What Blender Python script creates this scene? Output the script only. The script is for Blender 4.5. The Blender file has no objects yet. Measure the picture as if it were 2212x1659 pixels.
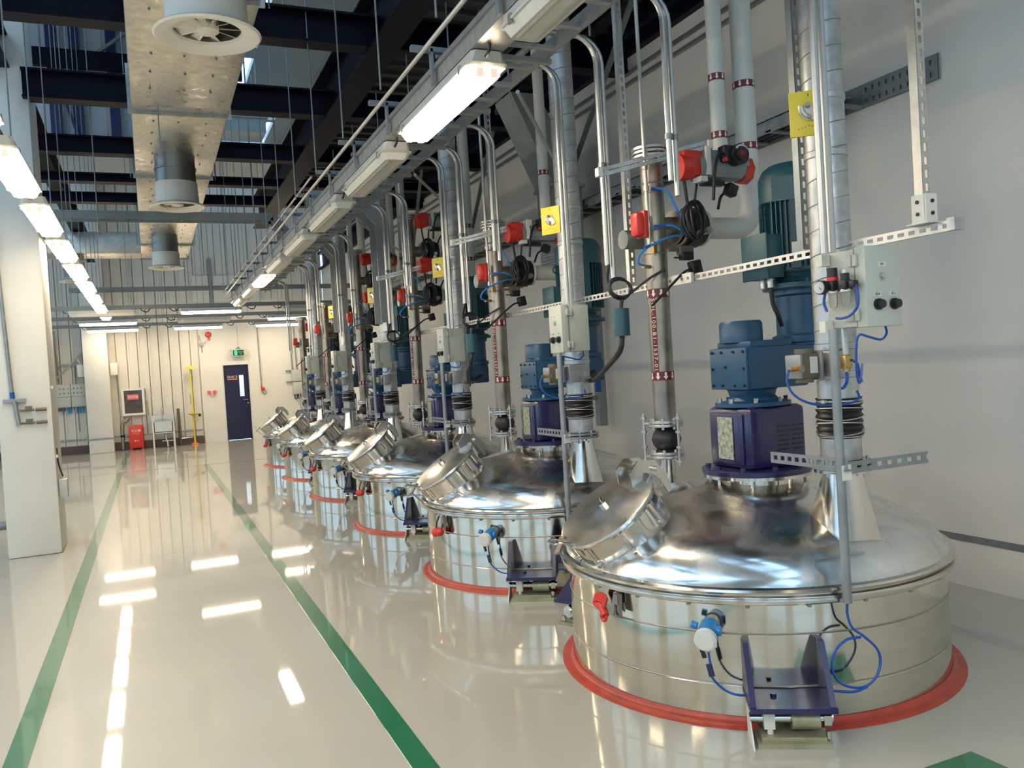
import bpy, bmesh, math, random
from mathutils import Vector, Matrix
random.seed(7)
PI = math.pi
S = bpy.context.scene
COL = S.collection
V = Vector

# ------------------------------------------------------------------ camera, sky, exposure
cd = bpy.data.cameras.new('camera')
cam = bpy.data.objects.new('camera', cd)
COL.objects.link(cam)
F, PITCH, ROLL, YAW = 1792.8, -0.02206, -0.06131, 0.41010
cd.sensor_width = 36.0
cd.lens = F * 36.0 / 2212.0
cd.clip_start = 0.05
cd.clip_end = 200
fw = V((math.sin(YAW) * math.cos(PITCH), math.cos(YAW) * math.cos(PITCH), math.sin(PITCH)))
r0 = V((math.cos(YAW), -math.sin(YAW), 0)); u0 = r0.cross(fw)
rr = math.cos(ROLL) * r0 + math.sin(ROLL) * u0
uu = -math.sin(ROLL) * r0 + math.cos(ROLL) * u0
mt = Matrix((rr, uu, -fw)).transposed().to_4x4()
mt.translation = V((0, 0, 1.65))
cam.matrix_world = mt
S.camera = cam

W = bpy.data.worlds.new('sky'); S.world = W; W.use_nodes = True
bg = W.node_tree.nodes['Background']
bg.inputs[0].default_value = (0.42, 0.70, 1.0, 1)
bg.inputs[1].default_value = 2.8

S.view_settings.view_transform = 'Standard'
S.view_settings.look = 'None'
S.view_settings.exposure = 0.0
S.view_settings.gamma = 1.0
S.view_settings.use_curve_mapping = False
try:
    S.cycles.use_denoising = True
    S.cycles.max_bounces = 9
    S.cycles.diffuse_bounces = 4
    S.cycles.glossy_bounces = 5
    S.cycles.transmission_bounces = 6
    S.cycles.caustics_reflective = False
    S.cycles.caustics_refractive = False
    S.cycles.sample_clamp_indirect = 6.0
except Exception:
    pass
LAMP_E = 38.0            # strength of the lit tubes' diffusers

# ------------------------------------------------------------------ materials
def mat(name, col, rough=0.5, metal=0.0, noise=0.0, scale=8.0, bump=0.0, emit=None, estr=0, coat=0.0, trans=0.0, rvar=0.0, col2=None, ior=None, aniso=0.0, stretch=None, alpha=None):
    m = bpy.data.materials.new(name); m.use_nodes = True
    nt = m.node_tree; b = nt.nodes['Principled BSDF']
    c = (*col, 1) if len(col) == 3 else col
    b.inputs['Base Color'].default_value = c
    b.inputs['Roughness'].default_value = rough
    b.inputs['Metallic'].default_value = metal
    b.inputs['Coat Weight'].default_value = coat
    b.inputs['Coat Roughness'].default_value = 0.04
    b.inputs['Transmission Weight'].default_value = trans
    if alpha is not None: b.inputs['Alpha'].default_value = alpha
    if ior: b.inputs['IOR'].default_value = ior
    if emit:
        b.inputs['Emission Color'].default_value = (*emit, 1); b.inputs['Emission Strength'].default_value = estr
    if noise > 0 or rvar > 0 or bump > 0:
        tc = nt.nodes.new('ShaderNodeTexCoord'); n = nt.nodes.new('ShaderNodeTexNoise')
        n.inputs['Scale'].default_value = scale; n.inputs['Detail'].default_value = 5
        if stretch:
            mp = nt.nodes.new('ShaderNodeMapping'); mp.inputs['Scale'].default_value = stretch
            nt.links.new(tc.outputs['Object'], mp.inputs[0]); nt.links.new(mp.outputs[0], n.inputs['Vector'])
        else:
            nt.links.new(tc.outputs['Object'], n.inputs['Vector'])
        if noise > 0:
            mx = nt.nodes.new('ShaderNodeMix'); mx.data_type = 'RGBA'
            c2 = (*col2, 1) if col2 else (*[max(0, v * (1 - noise)) for v in c[:3]], 1)
            mx.inputs['A'].default_value = c; mx.inputs['B'].default_value = c2
            rp = nt.nodes.new('ShaderNodeMapRange'); rp.inputs['From Min'].default_value = 0.38; rp.inputs['From Max'].default_value = 0.68
            nt.links.new(n.outputs['Fac'], rp.inputs['Value']); nt.links.new(rp.outputs[0], mx.inputs['Factor'])
            nt.links.new(mx.outputs['Result'], b.inputs['Base Color'])
        if rvar > 0:
            mr = nt.nodes.new('ShaderNodeMapRange')
            mr.inputs['From Min'].default_value = 0.35; mr.inputs['From Max'].default_value = 0.65
            mr.inputs['To Min'].default_value = rough; mr.inputs['To Max'].default_value = rough + rvar
            nt.links.new(n.outputs['Fac'], mr.inputs['Value']); nt.links.new(mr.outputs[0], b.inputs['Roughness'])
        if bump > 0:
            bp = nt.nodes.new('ShaderNodeBump'); bp.inputs['Strength'].default_value = bump; bp.inputs['Distance'].default_value = 0.02
            nt.links.new(n.outputs['Fac'], bp.inputs['Height']); nt.links.new(bp.outputs[0], b.inputs['Normal'])
    return m

M = {}
M['floor'] = mat('floor_epoxy', (0.46, 0.437, 0.365), 0.45, noise=0.05, scale=1.2, coat=0.9, bump=0.006)
M['floor'].node_tree.nodes['Principled BSDF'].inputs['Coat Roughness'].default_value = 0.035
M['wall'] = mat('wall_paint', (0.78, 0.75, 0.68), 0.55, noise=0.06, scale=1.5)
M['column'] = mat('column_paint', (0.76, 0.745, 0.68), 0.45, noise=0.07, scale=2)
M['sheet'] = mat('sheet_metal', (0.72, 0.69, 0.61), 0.4, noise=0.05, scale=3)
M['sheet_blue'] = mat('pale_sheet', (0.55, 0.60, 0.62), 0.4)
M['darkbase'] = mat('dark_plinth', (0.10, 0.07, 0.06), 0.6)
M['green'] = mat('green_paint', (0.003, 0.15, 0.06), 0.35, coat=0.8, noise=0.1, scale=3)
M['greensheen'] = mat('green_sheen', (0.16, 0.27, 0.21), 0.35, coat=0.8)  # green lightened to paint in the reflection on the far floor
M['joint'] = mat('joint_dark', (0.16, 0.15, 0.13), 0.6)
M['navy'] = mat('navy_steel', (0.005, 0.005, 0.013), 0.5, noise=0.3, scale=5)
M['navyblue'] = mat('navy_blue_steel', (0.012, 0.020, 0.10), 0.4)
M['navy'].node_tree.nodes['Principled BSDF'].inputs['Specular IOR Level'].default_value = .12
M['deck'] = mat('dark_deck', (0.11, 0.11, 0.11), 0.6)
M['roof'] = mat('roof_deck', (0.38, 0.39, 0.38), 0.5)
M['steel'] = mat('polished_steel', (0.66, 0.62, 0.56), 0.10, 1.0, noise=0.10, scale=6, rvar=0.07, bump=0.004)
M['dome'] = mat('dome_steel', (0.82, 0.80, 0.76), 0.14, 1.0, noise=0.20, scale=3.4, rvar=0.24, bump=0.003)
for _n in M['dome'].node_tree.nodes:
    if _n.type == 'TEX_NOISE': _n.inputs['Detail'].default_value = 3; _n.inputs['Distortion'].default_value = 1.2
    if _n.type == 'MAP_RANGE': _n.interpolation_type = 'SMOOTHSTEP'; _n.inputs['From Min'].default_value = .3; _n.inputs['From Max'].default_value = .75
M['lidsteel'] = mat('lid_steel', (0.82, 0.80, 0.75), 0.17, 1.0, noise=0.1, scale=8, rvar=0.10)
M['body'] = mat('body_steel', (0.70, 0.66, 0.56), 0.08, 1.0, noise=0.10, scale=3, rvar=0.03, bump=0.008, stretch=(1, 1, 6))
M['seam'] = mat('weld_seam', (0.34, 0.31, 0.27), 0.45, 0.9)
M['galv'] = mat('galvanised', (0.50, 0.51, 0.50), 0.33, 0.75, noise=0.25, scale=14, rvar=0.15)
M['galvd'] = mat('galvanised_dull', (0.30, 0.32, 0.32), 0.45, 0.6, noise=0.2, scale=8)
M['zinc'] = mat('bright_zinc', (0.58, 0.56, 0.51), 0.32, 0.85, noise=0.15, scale=20)
M['conduit'] = mat('conduit_tube', (0.52, 0.51, 0.47), 0.34, 0.85)
M['foil'] = mat('foil_wrap', (0.72, 0.68, 0.60), 0.26, 0.95, noise=0.15, scale=10, rvar=0.2, bump=0.12)
M['ductmetal'] = mat('neck_metal', (0.30, 0.30, 0.28), 0.35, 0.8)
M['white'] = mat('white_plastic', (0.74, 0.72, 0.64), 0.4)
M['cream'] = mat('cream_pipe', (0.62, 0.62, 0.56), 0.45, noise=0.06, scale=4)
M['stain'] = mat('brushed_pipe', (0.36, 0.32, 0.26), 0.38, 0.75, noise=0.45, scale=9, stretch=(1, 1, 0.5))
M['teal'] = mat('teal_motor_paint', (0.020, 0.085, 0.105), 0.42, noise=0.25, scale=6)
M['blue'] = mat('gearbox_blue', (0.013, 0.07, 0.145), 0.38, noise=0.15, scale=5)
M['indigo'] = mat('indigo_paint', (0.013, 0.013, 0.075), 0.33, noise=0.12, scale=7, coat=0.3)
M['plate'] = mat('name_plate', (0.62, 0.60, 0.42), 0.3, 0.6, noise=0.5, scale=45, col2=(0.25, 0.24, 0.2))
M['red'] = mat('red_paint', (0.62, 0.035, 0.02), 0.35)
M['seal'] = mat('red_floor_seal', (0.46, 0.055, 0.03), 0.4, noise=0.25, scale=12)
M['maroon'] = mat('maroon_band', (0.16, 0.012, 0.014), 0.45)
M['arrow'] = mat('white_print', (0.80, 0.78, 0.74), 0.5)
M['black'] = mat('black_rubber', (0.012, 0.010, 0.012), 0.45)
M['wire'] = mat('wire_rings', (0.55, 0.50, 0.46), 0.35, 0.8)
M['boxgrey'] = mat('enclosure_grey', (0.50, 0.53, 0.47), 0.42, noise=0.03, scale=5)
M['boxdark'] = mat('enclosure_seam', (0.16, 0.17, 0.15), 0.5)
M['yellow'] = mat('yellow_plate', (0.80, 0.62, 0.05), 0.4)
M['tubeblue'] = mat('blue_air_tube', (0.01, 0.07, 0.36), 0.3)
M['tubelight'] = mat('light_blue_tube', (0.02, 0.22, 0.60), 0.3)
M['gaugeblue'] = mat('gauge_blue', (0.02, 0.20, 0.50), 0.35)
M['gaugeface'] = mat('gauge_face', (0.66, 0.66, 0.62), 0.35)
M['brass'] = mat('brass', (0.50, 0.32, 0.12), 0.3, 0.9)
M['brown'] = mat('bronze_box', (0.16, 0.13, 0.09), 0.4, 0.3)
M['clear'] = mat('clear_bowl', (0.9, 0.9, 0.88), 0.05, trans=0.9, ior=1.3)
M['yellowish'] = mat('yellow_passivated', (0.44, 0.42, 0.27), 0.4, 0.5, noise=0.3, scale=15)
M['lens'] = mat('clear_lamp_cover', (0.72, 0.70, 0.61), 0.25, noise=0.08, scale=15)
M['lens_in'] = mat('unlit_reflector', (0.42, 0.40, 0.33), 0.35)
M['lit'] = mat('lit_lamp_cover', (0.9, 0.9, 0.85), 0.4, emit=(1.0, 0.82, 0.58), estr=LAMP_E)
M['litend'] = mat('lit_lamp_end', (0.8, 0.55, 0.4), 0.4, emit=(1.0, 0.72, 0.55), estr=0.7)
M['housing'] = mat('lamp_housing', (0.62, 0.62, 0.57), 0.45)
M['doorblue'] = mat('door_blue', (0.010, 0.012, 0.055), 0.35)
M['winlight'] = mat('door_glass', (0.45, 0.60, 0.68), 0.1, emit=(0.62, 0.85, 0.95), estr=0.75)
M['handle'] = mat('satin_steel', (0.6, 0.58, 0.5), 0.3, 0.9)
M['glassdark'] = mat('cabinet_glass', (0.09, 0.075, 0.065), 0.12, noise=0.5, scale=5)
M['exit'] = mat('exit_screen', (0.01, 0.02, 0.01), 0.3)
M['exitgreen'] = mat('exit_green', (0.02, 0.5, 0.15), 0.4, emit=(0.05, 0.9, 0.35), estr=0.9)
M['orange'] = mat('orange_bar', (0.85, 0.22, 0.05), 0.4)
M['pink'] = mat('pink_sign', (0.70, 0.13, 0.13), 0.4)
M['window'] = mat('window_frame_paint', (0.45, 0.46, 0.45), 0.4)
M['glass'] = mat('window_glass', (0.9, 0.95, 1.0), 0.02, trans=1.0, ior=1.0, alpha=0.25)
M['traygrey'] = mat('tray_grey', (0.42, 0.45, 0.44), 0.4, 0.35, noise=0.12, scale=10)
M['crane'] = mat('grey_green_steel', (0.26, 0.29, 0.28), 0.45, noise=0.15, scale=6)

# ------------------------------------------------------------------ mesh helpers
class MB:
    def __init__(s): s.bm = bmesh.new()
    def box(s, c, d, rot=None, bev=0.0):
        r = bmesh.ops.create_cube(s.bm, size=1.0)
        vs = r['verts']
        mtx = Matrix.Translation(V(c)) @ (rot.to_4x4() if rot else Matrix.Identity(4)) @ Matrix.Diagonal((d[0], d[1], d[2], 1))
        bmesh.ops.transform(s.bm, matrix=mtx, verts=vs)
        if bev > 0:
            es = list({e for v in vs for e in v.link_edges})
            bmesh.ops.bevel(s.bm, geom=es, offset=bev, segments=2, profile=0.5, affect='EDGES')
        return s
    def bb(s, a, b, bev=0.0):
        a = V(a); b = V(b)
        return s.box((a + b) / 2, [abs(b[i] - a[i]) for i in range(3)], bev=bev)
    def cyl(s, a, b, r, r2=None, n=20, cap=True):
        a = V(a); b = V(b); d = b - a
        q = d.to_track_quat('Z', 'Y').to_matrix().to_4x4()
        bmesh.ops.create_cone(s.bm, cap_ends=cap, segments=n, radius1=r, radius2=r if r2 is None else r2, depth=d.length,
                              matrix=Matrix.Translation((a + b) / 2) @ q)
        return s
    def bar(s, a, b, w, h, up=(0, 0, 1)):
        a = V(a); b = V(b); d = (b - a)
        z = d.normalized(); u = V(up)
        x = u.cross(z)
        if x.length < 1e-4: x = V((1, 0, 0))
        x.normalize(); y = z.cross(x)
        rot = Matrix((x, y, z)).transposed()
        return s.box((a + b) / 2, (w, h, d.length), rot)
    def lathe(s, prof, c=(0, 0, 0), n=48, axis='Z', rot=None):
        rings = []
        R = rot if rot else Matrix.Identity(3)
        c = V(c)
        for r, z in prof:
            if r < 1e-5:
                rings.append([s.bm.verts.new(c + R @ V((0, 0, z)))])
            else:
                rings.append([s.bm.verts.new(c + R @ V((r * math.cos(2 * PI * i / n), r * math.sin(2 * PI * i / n), z))) for i in range(n)])
        for A, B in zip(rings, rings[1:]):
            for i in range(n):
                j = (i + 1) % n
                if len(A) == 1 and len(B) == 1: continue
                if len(A) == 1: s.bm.faces.new((A[0], B[i], B[j]))
                elif len(B) == 1: s.bm.faces.new((A[i], A[j], B[0]))
                else: s.bm.faces.new((A[i], A[j], B[j], B[i]))
        return s
    def tube(s, pts, r, n=8, closed=False):
        pts = [V(p) for p in pts]; N = len(pts); rings = []
        up = None
        for i, p in enumerate(pts):
            if closed: t = pts[(i + 1) % N] - pts[i - 1]
            else: t = pts[min(i + 1, N - 1)] - pts[max(i - 1, 0)]
            t.normalize()
            if up is None:
                up = V((0, 0, 1)) if abs(t.z) < 0.9 else V((1, 0, 0))
            x = up.cross(t)
            if x.length < 1e-5: x = V((1, 0, 0)).cross(t)
            x.normalize(); y = t.cross(x); up = y
            rings.append([s.bm.verts.new(p + r * (math.cos(2 * PI * k / n) * x + math.sin(2 * PI * k / n) * y)) for k in range(n)])
        prs = list(zip(rings, rings[1:])) + ([(rings[-1], rings[0])] if closed else [])
        for A, B in prs:
            for k in range(n):
                s.bm.faces.new((A[k], A[(k + 1) % n], B[(k + 1) % n], B[k]))
        if not closed:
            s.bm.faces.new(rings[0][::-1]); s.bm.faces.new(rings[-1])
        return s
    def prism(s, poly, a, b):
        """poly: list of 3D points (planar); extruded from offset a to offset b vectors"""
        a = V(a); b = V(b)
        A = [s.bm.verts.new(V(p) + a) for p in poly]; B = [s.bm.verts.new(V(p) + b) for p in poly]
        s.bm.faces.new(A[::-1]); s.bm.faces.new(B)
        for i in range(len(A)):
            j = (i + 1) % len(A); s.bm.faces.new((A[i], A[j], B[j], B[i]))
        return s
    def sphere(s, c, r, sc=(1, 1, 1), n=16):
        bmesh.ops.create_uvsphere(s.bm, u_segments=n, v_segments=n // 2 + 1, radius=r,
                                  matrix=Matrix.Translation(V(c)) @ Matrix.Diagonal((*sc, 1)))
        return s
    def slotbar(s, a, b, w, face, pitch=0.05, slot=0.028, t=0.003, lip=0.02):
        """slotted channel: web of width w lying along a->b, facing `face`, with real slots and two lips"""
        a = V(a); b = V(b); L = (b - a).length; z = (b - a).normalized(); f = V(face).normalized()
        x = f.cross(z).normalized(); rot = Matrix((x, f, z)).transposed()
        def pc(u0, u1, x0, x1, y0=-t / 2, y1=t / 2):
            c = a + z * (u0 + u1) / 2 + x * (x0 + x1) / 2 + f * (y0 + y1) / 2
            s.box(c, (x1 - x0, y1 - y0, u1 - u0), rot)
        h = w / 2; g = w * 0.2
        pc(0, L, -h, -g); pc(0, L, g, h)
        u = 0
        while u < L:
            pc(u, min(L, u + pitch - slot), -g, g); u += pitch
        if lip:
            pc(0, L, -h, -h + t, -lip, 0); pc(0, L, h - t, h, -lip, 0)
        return s
    def mesh(s, name, sharp=0.6):
        bmesh.ops.recalc_face_normals(s.bm, faces=s.bm.faces)
        me = bpy.data.meshes.new(name); s.bm.to_mesh(me); s.bm.free()
        for p in me.polygons: p.use_smooth = True
        try: me.set_sharp_from_angle(angle=sharp)
        except Exception: pass
        return me

CACHE = {}
SPLIT = {'flange_bolt', 'adapter_bolt', 'bolt', 'coupling_ring', 'mounting_rib', 'cooling_fin', 'louvre', 'hinge', 'wire_ring', 'hanger_rod', 'cable',
         'rim_bolt', 'weld_collar', 'splice_bolt', 'mounting_tab', 'button', 'scale_mark', 'end_cap', 'end_plate', 'arrow', 'joint_flange', 'stud', 'loop', 'grille',
         'tap', 'coil', 'rail', 'tube_label', 'side_lip', 'stretcher', 'base_plate'}
def islands(mb, name):
    bm = mb.bm; bmesh.ops.recalc_face_normals(bm, faces=bm.faces)
    bm.verts.ensure_lookup_table(); seen = set(); out = []
    for v in bm.verts:
        if v.index in seen: continue
        st = [v]; seen.add(v.index); comp = []
        while st:
            a = st.pop(); comp.append(a)
            for e in a.link_edges:
                w = e.other_vert(a)
                if w.index not in seen: seen.add(w.index); st.append(w)
        ids = {a.index: i for i, a in enumerate(comp)}
        fs = {f for a in comp for f in a.link_faces}
        me = bpy.data.meshes.new(name)
        me.from_pydata([a.co.copy() for a in comp], [], [[ids[q.index] for q in f.verts] for f in fs])
        for p in me.polygons: p.use_smooth = True
        me.set_sharp_from_angle(angle=.6)
        out.append(me)
    bm.free(); return out
def smooth_pts(pts, n=6):
    """Catmull-Rom through pts"""
    P = [V(p) for p in pts]; P = [2 * P[0] - P[1]] + P + [2 * P[-1] - P[-2]]; out = []
    for i in range(1, len(P) - 2):
        p0, p1, p2, p3 = P[i - 1:i + 3]
        for k in range(n):
            t = k / n
            out.append(0.5 * ((2 * p1) + (p2 - p0) * t + (2 * p0 - 5 * p1 + 4 * p2 - p3) * t * t + (3 * p1 - p0 - 3 * p2 + p3) * t ** 3))
    out.append(P[-2])
    return out

class Thing:
    """an Empty at the thing's base; its parts are given in the frame whose origin is `org`"""
    def __init__(s, name, label, cat, base, org=(0, 0, 0), group=None):
        s.org = V(org); s.e = bpy.data.objects.new(name, None); COL.objects.link(s.e)
        s.base = V(base); s.e.location = s.org + s.base
        s.e.empty_display_size = 0.1
        s.e['label'] = label; s.e['category'] = cat
        if group: s.e['group'] = group
    def part(s, name, m, build, key=None, parent=None, label=None, stuff=False):
        if name in SPLIT and not stuff:
            k = (key, name, m) if key else None
            if k in CACHE: mes = CACHE[k]
            else:
                mb = MB(); build(mb); mes = islands(mb, name)
                for me in mes: me.materials.append(M[m])
                if k: CACHE[k] = mes
            for me in mes:
                o = bpy.data.objects.new(name, me); COL.objects.link(o)
                if parent is None: o.parent = s.e; o.location = -s.base
                else: o.parent = parent
                if label: o['label'] = label
            return o
        k = (key, name) if key else None
        if k and k in CACHE: me = CACHE[k]
        else:
            mb = MB(); r = build(mb); me = r if isinstance(r, bpy.types.Mesh) else mb.mesh(name)
            me.materials.append(M[m])
            if k: CACHE[k] = me
        o = bpy.data.objects.new(name, me); COL.objects.link(o)
        if parent is None:
            o.parent = s.e; o.location = -s.base
        else:
            o.parent = parent
        if label: o['label'] = label
        if stuff: o['kind'] = 'stuff'
        return o

def single(name, m, build, label, cat, org=(0, 0, 0), group=None, kind=None, key=None):
    k = (key, name) if key else None
    if k and k in CACHE: me, off = CACHE[k]
    else:
        mb = MB(); build(mb)
        xs = [v.co.copy() for v in mb.bm.verts]
        lo = V([min(c[i] for c in xs) for i in range(3)]); hi = V([max(c[i] for c in xs) for i in range(3)])
        off = V(((lo.x + hi.x) / 2, (lo.y + hi.y) / 2, lo.z))
        bmesh.ops.translate(mb.bm, vec=-off, verts=mb.bm.verts)
        me = mb.mesh(name); me.materials.append(M[m])
        if k: CACHE[k] = (me, off)
    o = bpy.data.objects.new(name, me); COL.objects.link(o); o.location = V(org) + off
    if label: o['label'] = label
    if cat: o['category'] = cat
    if group: o['group'] = group
    if kind: o['kind'] = kind
    return o
def struct(name, m, build, parent=None, label=None):
    mb = MB(); build(mb); me = mb.mesh(name); me.materials.append(M[m])
    o = bpy.data.objects.new(name, me); COL.objects.link(o)
    if parent: o.parent = parent
    else: o['kind'] = 'structure'
    if label: o['label'] = label
    return o

def text_mesh(txt, size, depth=0.0015, align='CENTER', space=1.0):
    cu = bpy.data.curves.new('lettering', 'FONT'); cu.body = txt; cu.size = size; cu.extrude = depth / 2
    cu.align_x = align; cu.align_y = 'CENTER'; cu.space_character = space; cu.resolution_u = 2
    ob = bpy.data.objects.new('lettering_source', cu); COL.objects.link(ob)
    dg = bpy.context.evaluated_depsgraph_get()
    me = bpy.data.meshes.new_from_object(ob.evaluated_get(dg))
    bpy.data.objects.remove(ob); bpy.data.curves.remove(cu)
    return me
def text_on(mb, txt, size, c, right, up, depth=0.0015, bold=0, fn=None):
    me = text_mesh(txt, size, depth); right = V(right).normalized(); up = V(up).normalized(); n = right.cross(up)
    mtx = Matrix((right, up, n)).transposed().to_4x4(); mtx.translation = V(c)
    me.transform(mtx)
    if fn:
        for v in me.vertices: v.co = fn(v.co)
    mb.bm.from_mesh(me); bpy.data.meshes.remove(me)

def Rz(a): return Matrix.Rotation(a, 3, 'Z')
NTH = ['first', 'second', 'third', 'fourth', 'fifth', 'sixth', 'seventh', 'eighth', 'ninth', 'tenth', 'eleventh', 'twelfth', 'thirteenth', 'last']
ORD = ['nearest', 'second nearest', 'third nearest', 'fourth nearest', 'fifth nearest', 'farthest']
X0 = 2.969
YS = [3.707, 6.283, 8.863, 11.627, 14.259, 16.70]
XW = 4.89          # right wall
YF = 25.0          # far wall

# ================================================================== STRUCTURE
struct('floor', 'floor', lambda b: b.bb((-9, -9, -0.15), (XW + .1, YF + .2, 0)))
struct('wall_right', 'wall', lambda b: b.bb((XW, -9, 0), (XW + 0.2, YF, 4.85)))
struct('trim_1', 'navy', lambda b: (b.bb((XW - .08, -9, 4.85), (XW + 0.2, YF, 4.90)), b.bb((XW + .05, -9, 4.9), (XW + 0.12, YF, 5.3)), b.bb((XW - .08, -9, 5.3), (XW + 0.2, YF, 5.36))))
struct('wall_right_upper', 'sheet_blue', lambda b: b.bb((XW, -9, 5.36), (XW + 0.2, YF, 8.6)))
# far wall: plaster part on the right, sheeting on the left and above
fw_ = struct('wall_far', 'wall', lambda b: (b.bb((1.32, YF, 0), (1.93, YF + .2, 3.9)), b.bb((2.56 + .05, YF, 0), (XW, YF + .2, 3.9)), b.bb((1.93, YF, 2.16), (2.61, YF + .2, 3.9)), b.bb((1.2, YF + 0.05, 3.9), (XW, YF + .2, 8.6)), b.bb((-9, YF + .06, 0), (1.32, YF + .2, 8.6))))
def ribs(b, x0, x1, z0, z1):
    b.bb((x0, YF - 0.002, z0), (x1, YF + .012, z1))
    b.bb((x0 + 0.01, YF - .03, z0), (x0 + .055, YF, z1))
x = -8.9; k = 0
while x < 1.28:
    x1 = min(x + .27, 1.3)
    struct('sheet_panel', 'sheet', lambda b: ribs(b, x, x1 - .018, .22, 8.4), fw_); x += .27
x = 1.3
while x < 4.85:
    x1 = min(x + .3, 4.88)
    struct('sheet_panel', 'sheet', lambda b: ribs(b, x, x1 - .018, 4.0, 8.4), fw_); x += .3
for (xa, xb, za, zb) in ((1.24, 1.68, 3.98, 4.72), (1.80, 3.1, 3.98, 4.72)):
    struct('white_panel', 'white', lambda b: b.bb((xa, YF - .07, za), (xb, YF - .035, zb)), fw_)
struct('post', 'crane', lambda b: b.bb((1.69, YF - .1, 3.95), (1.79, YF - .03, 5.2)), fw_)
struct('cross_rail', 'crane', lambda b: b.bb((2.05, YF - .13, 4.36), (3.2, YF - .075, 4.42)), fw_)
struct('plinth', 'darkbase', lambda b: b.bb((-8.9, YF - .05, 0), (1.30, YF, .20)), fw_)
struct('wall_left', 'sheet', lambda b: (b.bb((-9.1, -9, 0), (-9, YF, 1.0)), b.bb((-9.1, -9, 3.6), (-9, YF, 5.4)), b.bb((-9.1, -9, 7.4), (-9, YF, 8.6)), *[b.bb((-9.1, y, 1), (-9, y + 1.1, 8.6)) for y in range(-9, 25, 4)]))
struct('wall_back', 'wall', lambda b: (b.bb((-9, -9.1, 0), (XW, -9, 1.0)), b.bb((-9, -9.1, 3.7), (XW, -9, 5.0)), b.bb((-9, -9.1, 7.4), (XW, -9, 8.6)), *[b.bb((x, -9.1, 1), (x + .9, -9, 8.6)) for x in (-9, -5.3, -1.6, 2.1, 4.0)]))
n = 0
def winbars(b, along, a0, a1, z0, z1, at):
    na = max(1, round((a1 - a0) / .75)); nz = max(1, round((z1 - z0) / .8))
    for i in range(na + 1):
        a = a0 + (a1 - a0) * i / na
        if along == 'y': b.bb((at - .06, a - .03, z0), (at, a + .03, z1))
        else: b.bb((a - .03, at - .06, z0), (a + .03, at, z1))
    for i in range(nz + 1):
        z = z0 + (z1 - z0) * i / nz
        if along == 'y': b.bb((at - .06, a0, z - .03), (at, a1, z + .03))
        else: b.bb((a0, at - .06, z - .03), (a1, at, z + .03))
for y in range(-9, 25, 4):
    for z0, z1 in ((1, 3.6), (5.4, 7.4)):
        n += 1
        if y + 4 <= 25.1: struct('window_%d' % n, 'window', lambda b: winbars(b, 'y', y + 1.1, min(y + 4, 25), z0, z1, -9.0))
for xa, xb in ((-8.1, -5.3), (-4.4, -1.6), (-.7, 2.1), (3.0, 4.0)):
    for z0, z1 in ((1, 3.7), (5.0, 7.4)):
        n += 1
        struct('window_%d' % n, 'window', lambda b: winbars(b, 'x', xa, xb, z0, z1, -9.0))
# roof with two skylight strips
def roof(b):
    b.bb((-9, -9, 8.6), (-5.4, YF + .2, 8.75)); b.bb((-2.6, -9, 8.6), (.6, YF + .2, 8.75)); b.bb((-5.4, 13, 8.6), (-3.6, YF + .2, 8.75))
    b.bb((2.8, -9, 8.6), (XW + .2, 21.5, 8.75)); b.bb((3.5, 21.5, 8.6), (XW + .2, YF + .2, 8.75)); b.bb((2.8, 22.9, 8.6), (3.5, 23.1, 8.75))
    b.bb((.6, 7, 8.6), (1.6, YF, 8.75)); b.bb((2.5, 7, 8.6), (2.8, YF, 8.75))
    b.bb((.6, -9, 8.6), (2.8, -4, 8.75))
    for y in (-1.2, 2.0, 5.0): b.bb((.6, y, 8.6), (2.8, y + .35, 8.75))
    for y in range(-9, 26, 3):
        b.bb((-5.4, y, 8.6), (-2.6, y + .35, 8.7))
        if y > 7: b.bb((1.6, y, 8.6), (2.5, y + .6, 8.7))
    x = -9
    while x < XW:
        if not (-5.5 < x < -2.6 or .5 < x < 3.6): b.bb((x, -9, 8.54), (x + .1, YF, 8.6))
        x += .35
struct('ceiling', 'roof', roof)

# door in the far wall
door = struct('door_1', 'doorblue', lambda b: (b.bb((1.96, YF + .02, .02), (2.575, YF + .07, 2.13)), ))
struct('door_frame', 'doorblue', lambda b: (b.bb((1.93, YF - .02, 0), (1.96, YF + .1, 2.16)), b.bb((2.575, YF - .02, 0), (2.605, YF + .1, 2.16)), b.bb((1.96, YF - .02, 2.13), (2.575, YF + .1, 2.16))), door)
struct('window_pane', 'winlight', lambda b: b.bb((2.345, YF + .005, 1.25), (2.465, YF + .03, 1.86), bev=.004), door, label='narrow pale vision pane of the door')
struct('door_handle', 'handle', lambda b: (b.cyl((2.54, YF + .02, 1.15), (2.54, YF - .05, 1.15), .012, n=10), b.bar((2.55, YF - .045, 1.15), (2.42, YF - .045, 1.15), .022, .014), b.cyl((2.545, YF + .02, 1.05), (2.545, YF, 1.05), .022, n=12)), door)
struct('door_sign', 'orange', lambda b: (b.bb((2.03, YF + .005, 1.735), (2.29, YF + .02, 1.765)), ), door, label='orange bar under the white characters on the door')
struct('lettering', 'arrow', lambda b: (text_on(b, '车间门', .075, (2.16, YF + .012, 1.81), (1, 0, 0), (0, 0, 1)), b.bb((2.03, YF + .005, 1.765), (2.037, YF + .02, 1.87)), b.bb((2.283, YF + .005, 1.765), (2.29, YF + .02, 1.87))), door)
struct('trim_2', 'galv', lambda b: b.bb((1.9, YF - .12, 0), (2.62, YF - .02, .012)))

# columns on the left
def column(lbl, x0, x1, y0, y1, nm):
    c = struct(nm, 'column', lambda b: b.bb((x0, y0, 0), (x1, y1, 8.5), bev=.02)); return c
column('', -1.43, -.945, 9.75, 10.35, 'trim_3')
column('', -1.58, -.985, 24.45, 24.95, 'trim_4')

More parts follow.
